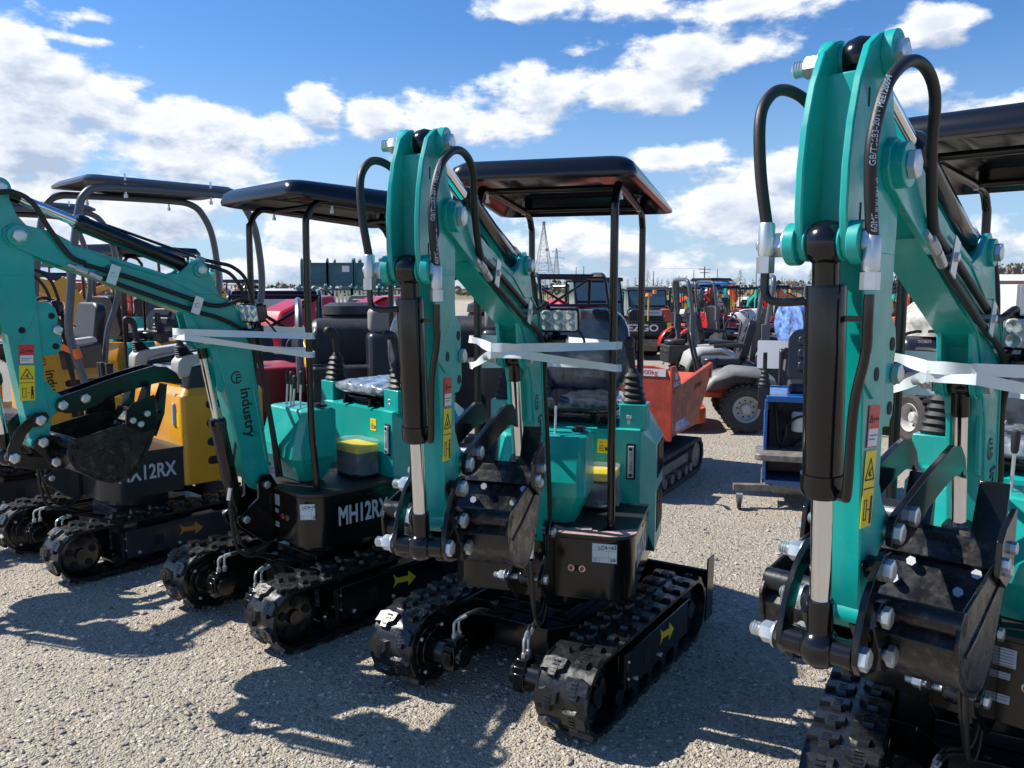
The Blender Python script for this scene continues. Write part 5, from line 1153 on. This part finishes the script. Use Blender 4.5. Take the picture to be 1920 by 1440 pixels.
# ---------------------------------------------------------------- machines in the middle left
def loader_arm():
    root = thing('compact_loader', 'yellow compact loader arm with black model number behind the teal levers', 'loader', (PX(505, 7.6), 7.9, 0), R(-60))
    mb = MB(); mb.ext([(-.5, 1.25), (-.35, 1.28), (.15, .95), (.55, .45), (.62, .2), (.5, .2), (.42, .42), (.05, .82), (-.45, 1.1)], -.36, -.28); a = ob('loader_arm', mb, yelp, root, bevel=.01)
    mb = MB(); mb.ext([(-.5, 1.25), (-.35, 1.28), (.15, .95), (.55, .45), (.62, .2), (.5, .2), (.42, .42), (.05, .82), (-.45, 1.1)], .28, .36); ob('loader_arm', mb, yelp, root, bevel=.01)
    lettering('MPS300', .15, ink, a, facing((-.13, .362, 1.07), (0, 1, 0)) @ Matrix.Rotation(R(35), 4, 'Z') if False else facing((-.05, -.362, 1.0), (0, -1, 0)) @ Matrix.Rotation(R(-36), 4, 'Z'), bold=.003)
    mb = MB(); mb.box((-.3, 0, .6), (.8, .5, .6)); ob('body_shell', mb, dkred, root, bevel=.03)
    for x in (-.5, .15):
        for y in (.38, -.38): wheel(root, (x, y, .25), .25, .16, yelp)
    mb = MB(); mb.ext([(.55, .05), (.95, .05), (.95, .09), (.62, .1), (.6, .42), (.55, .42)], -.42, .42); ob('bucket', mb, steel, root)
loader_arm()
def black_machine(u, Y, yaw, label):
    root = thing('stand_on_loader', label, 'loader', (PX(u, Y), Y, 0), R(yaw))
    for sg in (1, -1):
        mb = MB(); L = 2 * .9 + 2 * math.pi * .19; rings = []
        for i in range(49):
            x, z, a, b = loop_pt(L * i / 48, .19, .45, -.45, .2); k = .02 * (i % 2)
            rings.append([(x - a * .03, sg * .5 - .11, z - b * .03), (x + a * k, sg * .5 - .11, z + b * k), (x + a * k, sg * .5 + .11, z + b * k), (x - a * .03, sg * .5 + .11, z - b * .03)])
        mb.loft(rings, 0, caps=False); mb.box((0, sg * .5, .2), (.9, .16, .2)); ob('track', mb, tyre, root, ang=20)
    mb = MB(); mb.ext(rrect(-.55, .5, -.38, .38, .06), .30, .95, 0, 'xy'); ob('body_shell', mb, blkpl, root, bevel=.03)
    mb = MB(); mb.ext(rrect(-.35, .25, .82, 1.36, .16), -.36, .36); ob('engine_hood', mb, blkpl, root, bevel=.06)
    mb = MB(); mb.lathe([(.20, 0), (.26, .02), (.27, .10), (.25, .11), (.28, .12), (.27, .20), (.20, .23), (.12, .22)], (-.30, .05, 1.28), (0, 0, 1), 30); ob('air_filter', mb, blkpl, root)
    mb = MB(); mb.box((.52, .28, .78), (.34, .30, .95)); ob('control_tower', mb, dgrey, root, bevel=.05)
    mb = MB(); mb.box((.5, .28, 1.36), (.28, .26, .22)); ob('control_panel', mb, greyp, root, bevel=.04)
    mb = MB()
    for y in (.46, -.46): mb.tube([(-.55, y, .6), (-.5, y, 1.25), (-.25, y, 1.52), (.05, y, 1.45), (.25, y, 1.15), (.3, y, .7)], .035, 8)
    ob('lift_arm', mb, postgrey, root)
    mb = MB(); mb.lathe([(.02, -.03), (.07, -.03), (.07, .03), (.02, .03)], (.30, -.50, 1.18), (0, 1, 0), 14); ob('latch_knob', mb, galv, root)
    return root
black_machine(655, 7.9, -75, 'black compact loader with round air filter drum behind the second excavator seat')
black_machine(905, 8.6, -100, 'black compact loader with grey hood just left of the middle boom')
def hood_machine(u, Y, yaw, label, lt, redp=redp, s=1.0):
    root = thing('compact_tractor', label, 'tractor', (PX(u, Y), Y, GZ(Y)), R(yaw), 'compact tractors around the yard'); root.scale = (s,) * 3
    for x, r_ in ((-.6, .5), (.85, .33)):
        for y in (.55, -.55): wheel(root, (x, y, r_), r_, .26, redp, ribs=18)
    mb = MB(); mb.loft([[(x, y, z) for y, z in ((-.36, .6), (-.36, h * .8), (-.2, h), (.2, h), (.36, h * .8), (.36, .6))] for x, h in ((-.1, 1.55), (.4, 1.52), (.95, 1.35), (1.15, 1.05), (1.18, .9))]); hd = ob('hood', mb, redp, root, bevel=.03)
    lettering(lt, .2, white, hd, facing((.30, -.366, 1.10), (0, -1, 0)), bold=.01); lettering(lt, .2, white, hd, facing((.30, .366, 1.10), (0, 1, 0)), bold=.01)
    mb = MB(); mb.box((-.1, 0, .6), (2.0, .4, .3)); ob('chassis', mb, blkpl, root, bevel=.03)
    for y in (.62, -.62):
        mb = MB(); mb.loft([[(-.6 + .62 * math.cos(a * .3927), yy, .5 + .6 * math.sin(a * .3927)) for a in range(9)] for yy in (y - .13, y + .13)], 0, caps=False, closed=False); o = ob('fender', mb, redp, root, ang=60); sm = o.modifiers.new('s', 'SOLIDIFY'); sm.thickness = .02
    seat_simple(root, (-.65, 0, 1.0), 0, 1.0)
    mb = MB(); mb.tube([(-.12 + .05 * math.sin(a * .524), .18 * math.cos(a * .524), 1.5 + .14 * math.sin(a * .524)) for a in range(13)], .014, 6, 1); ob('steering_wheel', mb, blkpl, root)
    mb = MB(); mb.box((.5, .2, 1.58), (.35, .2, .05)); ob('hood_vent', mb, blkpl, root)
    return root
hood_machine(600, 11.8, -118, 'red tractor with big rounded hood left of the arm', '1055')
hood_machine(740, 12.6, -125, 'red tractor with rounded hood half hidden by the arm', '1055')
hood_machine(1040, 25, -60, 'small red tractor far behind the cage vehicle', '')
hood_machine(1246, 22.5, -160, 'orange tractor behind the flat bed cart', '', orange, .8); hood_machine(1283, 24, -30, 'white hooded tractor right of the flat bed cart', '', whiteb, .8)
hood_machine(1322, 18.5, 10, 'red tractor behind the grey arched mower', '', redp, .75); hood_machine(1422, 19, 175, 'white hooded tractor behind the black mowers', '', whiteb, .8)
hood_machine(1478, 17, -60, 'dark tractor just left of the near cylinder', '', dgrey, .75); hood_machine(1712, 15, -60, 'orange tractor between the right arm and boom', '', orange, .8)
for u_, Y_, yw_, lb_ in ((1392, 15.5, 140, 'black ride on mower with levers, left one of the middle pair'), (1442, 14.2, 165, 'black ride on mower with levers, right one of the middle pair'), (1368, 17.5, 20, 'dark ride on mower under the yellow digger arm')):
    mower(lb_, (PX(u_, Y_), Y_), yw_, (greyp if u_ == 1442 else blkpl), dkred, arch=(u_ == 1368))
for i, (u, Y, yaw, lb) in enumerate([(232, 9.6, -110, 'gold excavator with bright yellow console behind the thumb'), (140, 15.5, -120, 'gold excavator with raised boom between the grey roll bars')]):
    far_excavator(u, Y, yaw, GOLD, lb, 'gold excavators standing in the second row', 1.0, True, ((-.5, .3, 0, .4)[i], 0), dgrey)
far_excavator(302, 10.2, 60, teal, 'teal excavator turned away in the second row', 'teal excavators in the second row', 1.0, True, (.5, 0))
# pallets and wrapped crates in the middle left
def crate(u, Y, w_, h, mt, label, d=.8, z0=0):
    root = thing('crate', label, 'crate', (PX(u, Y), Y, z0), R(random.Random(u).uniform(-20, 20)), 'crates on the left')
    part('box', root, mt, lambda m: m.box((0, 0, .12 + h / 2), (w_, d, h)), .015)
    def pal(m):
        for y in (-d * .4, 0, d * .4): m.box((0, y, .06), (w_, .09, .09))
        for k in range(5): m.box((-w_ * .42 + w_ * .21 * k, 0, .113), (w_ * .12, d, .018))
    part('pallet', root, wood, pal)
crate(203, 14, .5, 1.0, mat('cardboard_pink', (.42, .27, .22), .8), 'tall pinkish carton behind the gold excavators'); crate(88, 11.4, .9, 1.25, plast, 'cling wrapped crate behind the leftmost arm'); crate(470, 13.5, .8, .9, wood, 'low plywood crate left of the red tractors'); crate(255, 15, 1.0, .8, whiteb, 'white wrapped carton far behind the joysticks')
# ---------------------------------------------------------------- stacked steel racks
def rack(u, Y, z0, w_, h, label, solid=True, d=1.4):
    root = thing('steel_rack', label, 'rack', (PX(u, Y), Y, z0), 0, 'teal steel racks stacked beyond the tractors')
    def fr(m):
        for x in (-w_ / 2, w_ / 2):
            for y in (0, d): m.box((x, y, h / 2), (.10, .10, h)); m.lathe([(.07, 0), (.05, .05), (.06, .1), (.01, .18)], (x, y, h), (0, 0, 1), 8)
        for z in (.08, h - .06):
            m.box((0, 0, z), (w_, .08, .08)); m.box((0, d, z), (w_, .08, .08))
    part('frame', root, tealp, fr)
    if solid: part('panel', root, tealpan, lambda m: m.box((0, .02, h / 2), (w_ - .1, .02, h - .2)))
    else:
        for k in range(7): part('slat', root, whiteb, lambda m, k=k: m.box((-w_ / 2 + w_ * (k + .5) / 7, 0, h * .5), (.08, .03, h - .2)))
for i, (u, lb) in enumerate([(592, 'top teal rack, leftmost of the upper row'), (640, 'top teal rack, second from the left, with torn white label'), (690, 'top teal rack, third from the left, partly behind the arm'), (742, 'top teal rack, rightmost of the upper row')]):
    rack(u, 34, 1.72, 1.05, 1.0, lb); rack(u - 4, 33.6, .52, 1.10, 1.15, lb.replace('top teal', 'lower white slatted').replace('upper', 'lower').replace(', with torn white label', ''), False)
    if i == 1: decal(None, None, Matrix.Translation((PX(650, 34), 33.99, 2.45)) @ Matrix.Rotation(R(90), 4, 'X'), .3, .25, white) and None
for o_ in [o for o in C.objects if o.name.startswith('sticker') and o.parent is None]: tag(o_, 'torn white paper label stuck on the second upper rack', 'label')
# white tank trailer
t_ = thing('tank_trailer', 'white horizontal tank on a brown trailer beside the racks', 'trailer', (PX(520, 27), 27, 0), R(10))
part('tank', t_, whiteb, lambda m: m.lathe([(.1, 0), (.42, .12), (.5, .3), (.5, 1.3), (.42, 1.5), (.1, 1.6)], (-.8, 0, 1.15), (1, 0, 0), 20))
part('bed', t_, steel, lambda m: (m.box((.1, 0, .6), (2.6, 1.3, .12)), m.box((0, 0, .45), (2.4, .2, .2))), .01)
for x in (-.4, .5):
    for y in (.6, -.6): wheel(t_, (x, y, .33), .33, .2, galv, ribs=8)
# ---------------------------------------------------------------- scissor lifts
def lift(u, Y, label, s=1.0):
    root = thing('scissor_lift', label, 'scissor lift', (PX(u, Y), Y, GZ(Y)), R(random.Random(int(u)).uniform(-25, 25)), 'red scissor lifts lined up far left'); root.scale = (s,) * 3
    part('base', root, orange if int(u) % 2 else redp, lambda m: m.box((0, 0, .45), (1.8, .8, .4)), .02)
    for x in (-.65, .65):
        for y in (.38, -.38): wheel(root, (x, y, .2), .2, .12, galv, ribs=4)
    def sc(m):
        for k in range(3):
            z = .68 + .16 * k
            for y in (.3, -.3): m.beam((-.8, y, z), (.8, y, z + .14), .04, .06); m.beam((.8, y, z), (-.8, y, z + .14), .04, .06)
    part('scissor_arm', root, redp, sc)
    part('platform', root, redp, lambda m: m.box((0, 0, 1.2), (1.9, .8, .10)))
    def rl(m):
        for z in (1.55, 1.85, 2.25):
            for y in (.38, -.38): m.box((0, y, z), (1.9, .03, .03))
            for x in (.94, -.94): m.box((x, 0, z), (.03, .76, .03))
        for x in (-.94, -.47, 0, .47, .94):
            for y in (.38, -.38): m.box((x, y, 1.75), (.03, .03, 1.05))
    part('guard_rail', root, redp, rl)
lefts = [(62, 30), (85, 33), (104, 28), (128, 31), (150, 34), (172, 29), (196, 32), (220, 35), (243, 30), (268, 33), (292, 36), (316, 31), (400, 38), (432, 36)]
ords = ['leftmost', 'second', 'third', 'fourth', 'fifth', 'sixth', 'seventh', 'eighth', 'ninth', 'tenth', 'eleventh', 'twelfth', 'thirteenth', 'rightmost']
for (u, Y), w_ in zip(lefts, ords): lift(u, Y, 'red scissor lift with railed platform, %s%s in the far left row' % (w_, '' if w_[-4:] == 'most' else ' from the left'))
# ---------------------------------------------------------------- far rows of small excavators with canopies
rows = [(1068, 30, 'teal', teal), (1092, 36, 'black', blkpl), (1152, 34, 'teal', teal), (1186, 40, 'orange', orange), (1236, 33, 'teal', teal), (1262, 38, 'orange', orange), (1284, 31, 'red', redp), (1303, 42, 'teal', teal), (1318, 29, 'black', blkpl),
        (1327, 24, 'black', blkpl), (1344, 36, 'red', redp), (1362, 31, 'teal', teal), (1385, 40, 'gold', GOLD), (1402, 33, 'teal', teal), (1424, 37, 'gold', GOLD), (1446, 30, 'red', redp), (1468, 41, 'teal', teal), (1490, 35, 'gold', GOLD), (1512, 31, 'orange', orange),
        (1650, 28, 'teal', teal), (1672, 35, 'gold', GOLD), (1700, 24, 'orange', orange), (1742, 30, 'white', whiteb), (452, 25, 'gold', GOLD), (478, 31, 'gold', GOLD), (360, 22, 'dark', dgrey), (385, 27, 'dark', dgrey), (110, 21, 'gold', GOLD), (280, 24, 'teal', teal), (30, 24, 'gold', GOLD), (810, 30, 'teal', teal), (1010, 38, 'teal', teal)]
cnt = {}
rr_ = random.Random(11)
side_w = lambda u: 'far left' if u < 500 else ('centre' if u < 1130 else ('right of centre' if u < 1560 else 'far right'))
for u, Y, cn, pm in sorted(rows, key=lambda r: r[0]):
    k = (cn, side_w(u)); cnt[k] = cnt.get(k, 0) + 1
    o5 = ['first', 'second', 'third', 'fourth', 'fifth', 'sixth', 'seventh'][cnt[k] - 1]
    far_excavator(u, Y, rr_.choice((-110, -70, -140, 50, 100, -90)), pm, 'small far %s canopy excavator, %s from the left in the %s rows' % (cn, o5, k[1]), 'small excavators in the far rows', 1.0, True, (rr_.uniform(-.9, .9), 0))
# yellow backhoe arm, white machine, trucks, tanks
def truck(u, Y, paint, label, yaw=-90, box=None, s=1.0):
    root = thing('truck', label, 'truck', (PX(u, Y), Y, GZ(Y)), R(yaw), 'trucks parked far off'); root.scale = (s,) * 3
    mb = MB(); mb.ext([(1.2, .7), (3.0, .7), (3.1, 1.3), (2.9, 1.6), (2.5, 2.6), (1.2, 2.65)], -1.05, 1.05); ob('cab', mb, paint, root, bevel=.08)
    mb = MB(); mb.ext([(2.93, 1.62), (2.56, 2.5), (2.60, 2.5), (2.97, 1.62)], -.92, .92)
    for y in (1.055, -1.065): mb.ext([(1.6, 1.6), (2.75, 1.6), (2.42, 2.4), (1.6, 2.4)], y, y + .01)
    ob('window', mb, glass, root)
    mb = MB(); mb.box((0, 0, .75), (6.0, .8, .3)); ob('chassis', mb, blkpl, root)
    for x in (-2, 2.1):
        for y in (.9, -.9): wheel(root, (x, y, .5), .5, .3, galv, ribs=8)
    if box: part('cargo_body', root, box, lambda m: m.box((-.95, 0, 2.0), (3.9, 2.3, 2.1)), .03)
    return root
truck(1268, 62, yelp, 'yellow truck cab far off between the canopies', -80, None, .62); truck(1412, 55, whiteb, 'white box truck far behind the red arm', -90, whiteb, .5); truck(1850, 34, whiteb, 'white truck partly hidden at the right edge', -70, None, .7)
def hopper_tank(u, Y, zt, paint, label, r_=1.4):
    root = thing('hopper_tank', label, 'tank', (PX(u, Y), Y, -.45)); h = zt
    part('tank', root, paint, lambda m: m.lathe([(r_ * .3, h * .45), (r_ * .95, h * .75), (r_, h * .98), (r_ * .9, h)], (0, 0, 0), (0, 0, 1), 24))
    for k in range(4): a = R(45 + 90 * k); part('leg', root, galv, lambda m: m.beam((r_ * .8 * math.cos(a), r_ * .8 * math.sin(a), 0), (r_ * .8 * math.cos(a), r_ * .8 * math.sin(a), h * .75), .12, .12))
hopper_tank(1342, 60, 2.55, bluel, 'bright blue hopper tank standing above the far canopies')
c_ = thing('traffic_tower', 'narrow orange funnel raised on a pole in the far rows', 'funnel', (PX(1372, 58), 58, -.45)); part('pole', c_, galv, lambda m: m.cyl((0, 0, 0), (0, 0, 1.2), .12, n=10)); part('funnel', c_, orange, lambda m: m.lathe([(.3, 1.1), (.55, 1.5), (.25, 2.0), (.2, 2.4)], (0, 0, 0), (0, 0, 1), 14))
def arm_thing(u, Y, paint, label, yaw, s=1.0):
    root = thing('backhoe_attachment', label, 'attachment', (PX(u, Y), Y, GZ(Y)), R(yaw), 'loose digger arms in the far rows'); root.scale = (s,) * 3
    part('base', root, blkpl, lambda m: m.box((0, 0, .4), (.9, .7, .8)), .05)
    part('boom', root, paint, lambda m: m.ext([(-.3, .7), (.1, .8), (.9, 1.45), (1.5, 1.42), (1.5, 1.28), (1.0, 1.2), (.2, .5)], -.09, .09), .01)
    part('arm', root, paint, lambda m: m.ext([(1.45, 1.42), (1.55, 1.4), (1.3, .4), (1.2, .4), (1.38, 1.25)], -.08, .08), .01)
    part('cylinder', root, chrome, lambda m: m.cyl((.2, 0, .9), (1.0, 0, 1.5), .04, n=8))
arm_thing(1362, 21, yelp, 'bright yellow digger arm behind the mowers', 8, .78); arm_thing(1452, 28, redp, 'red digger arm raised near the white boxes', 175, .9); arm_thing(1345, 26, redp, 'red digger arm beside the tall grey mower arch', 10, .9)
# blue brush roller, white covered load
bw = thing('brush_drum', 'round blue and white painted drum left of the near arm', 'drum', (PX(1506, 12.5), 12.5, 0)); part('drum', bw, mat('chipped_blue_white', (.12, .22, .5), .5, var=.8, vscale=9), lambda m: m.lathe([(.30, -.3), (.36, -.28), (.36, .28), (.30, .3)], (0, 0, 1.12), (1, .3, 0), 26)); part('stand', bw, bluep, lambda m: (m.box((0, 0, .4), (.5, .5, .8))), .02)
# machine with red badge behind the right arm
tm = thing('power_unit', 'dark power unit with red name badge under a crumpled pale cover', 'power unit', (PX(1745, 11), 11, 0), R(-95))
part('body', tm, dgrey, lambda m: m.ext([(-.5, .3), (.4, .3), (.45, .95), (.35, 1.02), (-.5, 1.05)], -.5, .5), .06); part('bumper', tm, bluep, lambda m: m.box((.2, 0, .62), (.5, 1.06, .08)), .02)
decal(tm, tm, facing((.43, -.26, .96), (1, 0, .0)), .17, .075, redst, 'badge'); lettering('TORO', .06, white, tm, facing((.4315, -.26, .96), (1, 0, 0)), bold=.002); decal(tm, tm, facing((.43, .12, .93), (1, 0, 0)), .13, .08, white)
def cover(m):
    rings = []
    for i in range(15):
        f = i / 14; r = .42 * (1 - f ** 1.8) + .02; rings.append([(-.05 + r * (1.2 + .25 * noise.noise(Vector((math.cos(a * .314) * 2, math.sin(a * .314) * 2, f * 4)))) * math.cos(a * .314), r * (1.05 + .3 * noise.noise(Vector((a, f * 5, 3)))) * math.sin(a * .314), 1.03 + .62 * f) for a in range(20)])
    m.loft(rings, 0)
part('cover', tm, mat('crumpled_cover', (.42, .40, .35), .8, var=.4, vscale=6), cover, ang=25)
# ---------------------------------------------------------------- container, building, hill, pylons, poles
cn = thing('storage_container', 'white steel container with orange label at the right edge', 'container', (PX(1915, 22), 22, 0), R(8))
part('body', cn, whiteb, lambda m: (m.box((0, 0, 1.0), (2.2, 2.2, 1.5)), [m.box((-1.0 + .2 * k, -1.11, 1.0), (.05, .03, 1.4)) for k in range(11)]), .01); decal(cn, cn, facing((.1, -1.13, 1.55), (0, -1, 0)), .5, .12, orgl, 'label'); part('skid', cn, steel, lambda m: m.box((0, 0, .12), (2.2, 2.0, .24)))
bl = thing('industrial_building', 'long tan metal clad shed with white roof on the right', 'building', (PX(1950, 95), 95, 0), R(-4))
def clad(m):
    m.box((0, 0, 1.2), (16, 9, 2.6))
    for k in range(64): m.box((-7.9 + .25 * k, -4.52, 1.2), (.06, .05, 2.6))
part('wall', bl, tanw, clad); part('roof', bl, white, lambda m: m.ext([(-5, 2.5), (5, 2.5), (0, 3.25)], -8.2, 8.2, 0, 'yz')); part('door', bl, white, lambda m: m.box((-3, -4.56, .9), (1.2, .06, 2.0)))
# hill on the right horizon
mb = MB(); n_ = 60
for j in range(8):
    for i in range(n_ + 1):
        x = 60 + 900 * i / n_; y = 420 + 60 * j; f = min(1, max(0, (x - 150) / 260)); mb.v.append(Vector((x, y, -2 + (f * f * (3 - 2 * f)) * 17 * math.sin(math.pi * (j + .3) / 8.6) + 2.5 * noise.noise(Vector((x * .01, y * .01, 1)))) ))
for j in range(7):
    for i in range(n_): mb.f.append([j * (n_ + 1) + i, j * (n_ + 1) + i + 1, (j + 1) * (n_ + 1) + i + 1, (j + 1) * (n_ + 1) + i]); mb.mi.append(0)
hl = ob('hill', mb, mat('hill_scrub', (.16, .135, .085), .9, var=.3, vscale=.05), kind='structure')
def hillz(x, y):
    f = min(1, max(0, (x - 150) / 260)); j = (y - 420) / 60; return -2 + (f * f * (3 - 2 * f)) * 17 * math.sin(math.pi * (j + .3) / 8.6) if y > 420 else 0
def pylon(u, Y, h, label, wide=.11, arms=True, n=9):
    root = thing('transmission_tower', label, 'pylon', (PX(u, Y), Y, hillz(PX(u, Y), Y) if u > 1500 else -1), R(12), 'lattice pylons on the horizon')
    b = h * wide; mb = MB(); t = h * .006; zt = h
    def hw(z): return b * (1 - z / h) ** 1.15 + h * .010
    for k in range(n):
        z0, z1 = h * (1 - (1 - k / n) ** 1.25), h * (1 - (1 - (k + 1) / n) ** 1.25); a0, a1 = hw(z0), hw(z1)
        c0 = [(a0, a0), (-a0, a0), (-a0, -a0), (a0, -a0)]; c1 = [(a1, a1), (-a1, a1), (-a1, -a1), (a1, -a1)]
        for i in range(4):
            j = (i + 1) % 4; mb.beam((*c0[i], z0), (*c1[i], z1), t, t); mb.beam((*c0[i], z0), (*c1[j], z1), t * .6, t * .6); mb.beam((*c0[j], z0), (*c1[i], z1), t * .6, t * .6); mb.beam((*c1[i], z1), (*c1[j], z1), t * .6, t * .6)
    ob('lattice_mast', mb, galv, root)
    if arms:
        for z, w_ in ((.62, .17), (.78, .19), (.93, .10)):
            mb = MB(); Z = h * z; W_ = h * w_
            for s_ in (1, -1): mb.beam((0, 0, Z), (s_ * W_, 0, Z), t, t); mb.beam((0, 0, Z + h * .04), (s_ * W_, 0, Z), t * .7, t * .7); mb.cyl((s_ * W_, 0, Z), (s_ * W_, 0, Z - h * .03), t * .6, n=6)
            ob('crossarm', mb, galv, root)
    else:
        part('antenna_head', root, galv, lambda m: (m.box((0, 0, h * 1.0), (h * .04, h * .04, h * .05)), m.cyl((h * .03, 0, h * .62), (h * .06, 0, h * .62), h * .02, n=10)))
pylon(1019, 480, 40, 'tallest lattice tower without arms, left of the front post', .15, False, 11); pylon(1043, 520, 27.5, 'wide armed pylon just right of the tallest tower', .09)
for u, h, lb in ((1068, 24, 'shortest thin distant pylon of three'), (1080, 37, 'middle thin distant pylon of three'), (1094, 38, 'right thin distant pylon of three')): pylon(u, 1300, h * .95, lb, .03, False, 6)
pylon(1868, 560, 20, 'armed pylon standing above the wooded hill', .09)
def pole(u, Y, h, label, arm=True):
    root = thing('utility_pole', label, 'utility pole', (PX(u, Y), Y, 0), 0, 'utility poles far off'); part('pole', root, barkm, lambda m: m.cyl((0, 0, 0), (0, 0, h), .16, .10, n=8))
    if arm: part('crossarm', root, barkm, lambda m: (m.box((0, 0, h - .5), (2.2, .12, .12)), m.box((0, 0, h - 1.1), (1.6, .12, .12))))
pole(1320, 150, 5.6, 'wooden utility pole with double crossarm above the trees'); pole(1225, 230, 6.5, 'thin far pole above the dark trees', False); pole(1300, 240, 7, 'thin bare pole left of the double crossarm', False); pole(1344, 230, 7, 'thin bare pole right of the double crossarm', False); pole(1417, 200, 5.4, 'short thin pole near the mower arches', False)
def wire(a, b, sag, label):
    mb = MB(); a, b = Vector(a), Vector(b); mb.tube([a.lerp(b, t / 12) - Vector((0, 0, sag * 4 * (t / 12) * (1 - t / 12))) for t in range(13)], .05, 4, 1); tag(ob('power_line', mb, galv), label, 'power line', 'power lines near the pylons')
wire((PX(1045, 520) + 4, 520, 20), (PX(1320, 150), 150, 5.2), 1.5, 'power line running from the armed pylon to the crossarm pole')
wire((PX(1868, 560) - 3, 560, 22), (PX(1560, 500), 500, 12), 2, 'power line hanging left of the hill pylon')
# ---------------------------------------------------------------- trees
def conifer(x, Y, h, k, label, z0=0):
    root = thing('pine_tree', label, 'tree', (x, Y, z0), rr_.uniform(0, 6), 'dark pines along the horizon'); rn = random.Random(int(x * 13 + Y))
    part('trunk', root, barkm, lambda m: m.cyl((0, 0, 0), (0, 0, h * .9), h * .02, h * .005, n=6))
    mb = MB()
    for i in range(300):
        f = rn.random() ** .8; z = h * (.12 + .88 * f); r = h * .24 * (1 - f) ** .8 * (.35 + .65 * rn.random()) + .05; a = rn.uniform(0, 6.283); c = Vector((r * math.cos(a), r * math.sin(a), z)); d = Vector((math.cos(a), math.sin(a), -.25 + rn.uniform(-.3, .4))).normalized(); s = h * .045 * (1.2 - .7 * f); u = d.cross(Vector((0, 0, 1))).normalized() * s * .55
        mb.add([c - u, c + u, c + d * s * 1.5 + u * .3, c + d * s * 1.5 - u * .3], [(0, 1, 2, 3)], rn.choice((0, 0, 1)))
    ob('crown', mb, [fol[k % 3], fol[(k + 1) % 3]], root)
def bare(x, Y, h, label, z0=0, grp='bare trees on the horizon'):
    root = thing('bare_tree', label, 'tree', (x, Y, z0), 0, grp); rn = random.Random(int(x * 7 + Y))
    mb = MB(); mt = MB()
    def grow(p, d, l, r, dep):
        q = p + d * l; (mb if dep < 2 else mt).cyl(p, q, r, r * .65, n=5 if dep < 2 else 3, caps=False)
        if dep >= 5: return
        for _ in range(3 if dep < 4 else 4):
            nd = (d + Vector((rn.uniform(-1, 1), rn.uniform(-1, 1), rn.uniform(-.2, .8))) * .55).normalized(); grow(p.lerp(q, rn.uniform(.6, 1)), nd, l * rn.uniform(.6, .8), r * .55, dep + 1)
    grow(Vector((0, 0, 0)), Vector((0, 0, 1)), h * .30, h * .022, 0); ob('trunk', mb, barkm, root); ob('twigs', mt, twigm, root)
desc = ['slim', 'tall', 'short', 'broad', 'leaning', 'ragged', 'dark', 'pointed']
tx = []; rn = random.Random(2)
u = 985
while u < 1600:
    tx.append(u); u += rn.uniform(8, 15)
big = {1219: 1, 1232: 1, 1240: 1}
PP = ['left of the pylons', 'under the pylons', 'behind the front posts', 'between the two right posts', 'right of the canopy', 'behind the tall mower arch', 'left of the near arm', 'behind the near arm']
cn_ = {}
for i, u in enumerate(tx):
    Y = rn.uniform(150, 215); hh = (ZV(rn.choice((521, 518, 524, 513, 520, 523, 507 if u > 1180 else 520)), Y)) * 1.02
    pz = PP[min(7, int((u - 985) / 78))]; cn_[pz] = cn_.get(pz, 0) + 1
    conifer(PX(u, Y), Y, hh, i, '%s far pine %s, %s in its clump' % (desc[i % 8], pz, ['first', 'second', 'third', 'fourth', 'fifth', 'sixth', 'seventh', 'eighth', 'ninth', 'tenth'][cn_[pz] - 1]))
for u, Y, v, lb in ((520, 120, 519, 'spreading bare tree left of the racks'), (545, 150, 525, 'small bare tree touching the racks'), (345, 130, 515, 'bare tree behind the grey roll frame'), (333, 140, 521, 'low bare tree under the second canopy'), (1265, 160, 513, 'bare tree among the dark pines'), (1257, 170, 516, 'thin bare tree beside another among pines'), (1378, 150, 513, 'slender bare tree right of the crossarm pole'), (1475, 140, 512, 'twin bare tree left of the near cylinder'), (1490, 140, 514, 'wide bare tree just left of the near cylinder'), (30, 130, 515, 'bare tree at the left edge behind the lifts'), (450, 140, 524, 'low bare tree behind the gold machines')): bare(PX(u, Y), Y, ZV(v, Y), lb)
# low far scrub reads as one mass
mb = MB(); rn = random.Random(8)
for i in range(5200):
    Y = rn.uniform(185, 330); u = rn.uniform(-200, 2300); x = PX(u, Y); c = Vector((x, Y, rn.random() ** 1.3 * (2.6 + 1.6 * noise.noise(Vector((x * .05, 0, 0)))))); a = rn.uniform(0, 6.28); s = rn.uniform(.4, .9); d = Vector((math.cos(a), math.sin(a) * .5, rn.uniform(-.3, .3))) * s
    mb.add([c - d, c + d * .2 - Vector((0, 0, s * .5)), c + d, c + Vector((0, 0, s * .7))], [(0, 1, 2, 3)], rn.choice((0, 0, 1, 2)))
for i in range(9000):
    x = rn.uniform(200, 700); Y = rn.uniform(430, 640); z = hillz(x, Y); c = Vector((x, Y, z + rn.random() * 6)); s = rn.uniform(.7, 1.7); a = rn.uniform(0, 6.28); d = Vector((math.cos(a), math.sin(a) * .5, rn.uniform(-.4, .4))) * s
    mb.add([c - d, c + d * .2 - Vector((0, 0, s * .6)), c + d, c + Vector((0, 0, s * 1.3))], [(0, 1, 2, 3)], rn.choice((0, 0, 0, 2)))
sc_ = ob('far_woodland', mb, [twigm, fol[1], mat('dry_scrub', (.22, .19, .12), .9)], kind='stuff'); sc_['label'] = 'leafless woodland and scrub along the horizon'
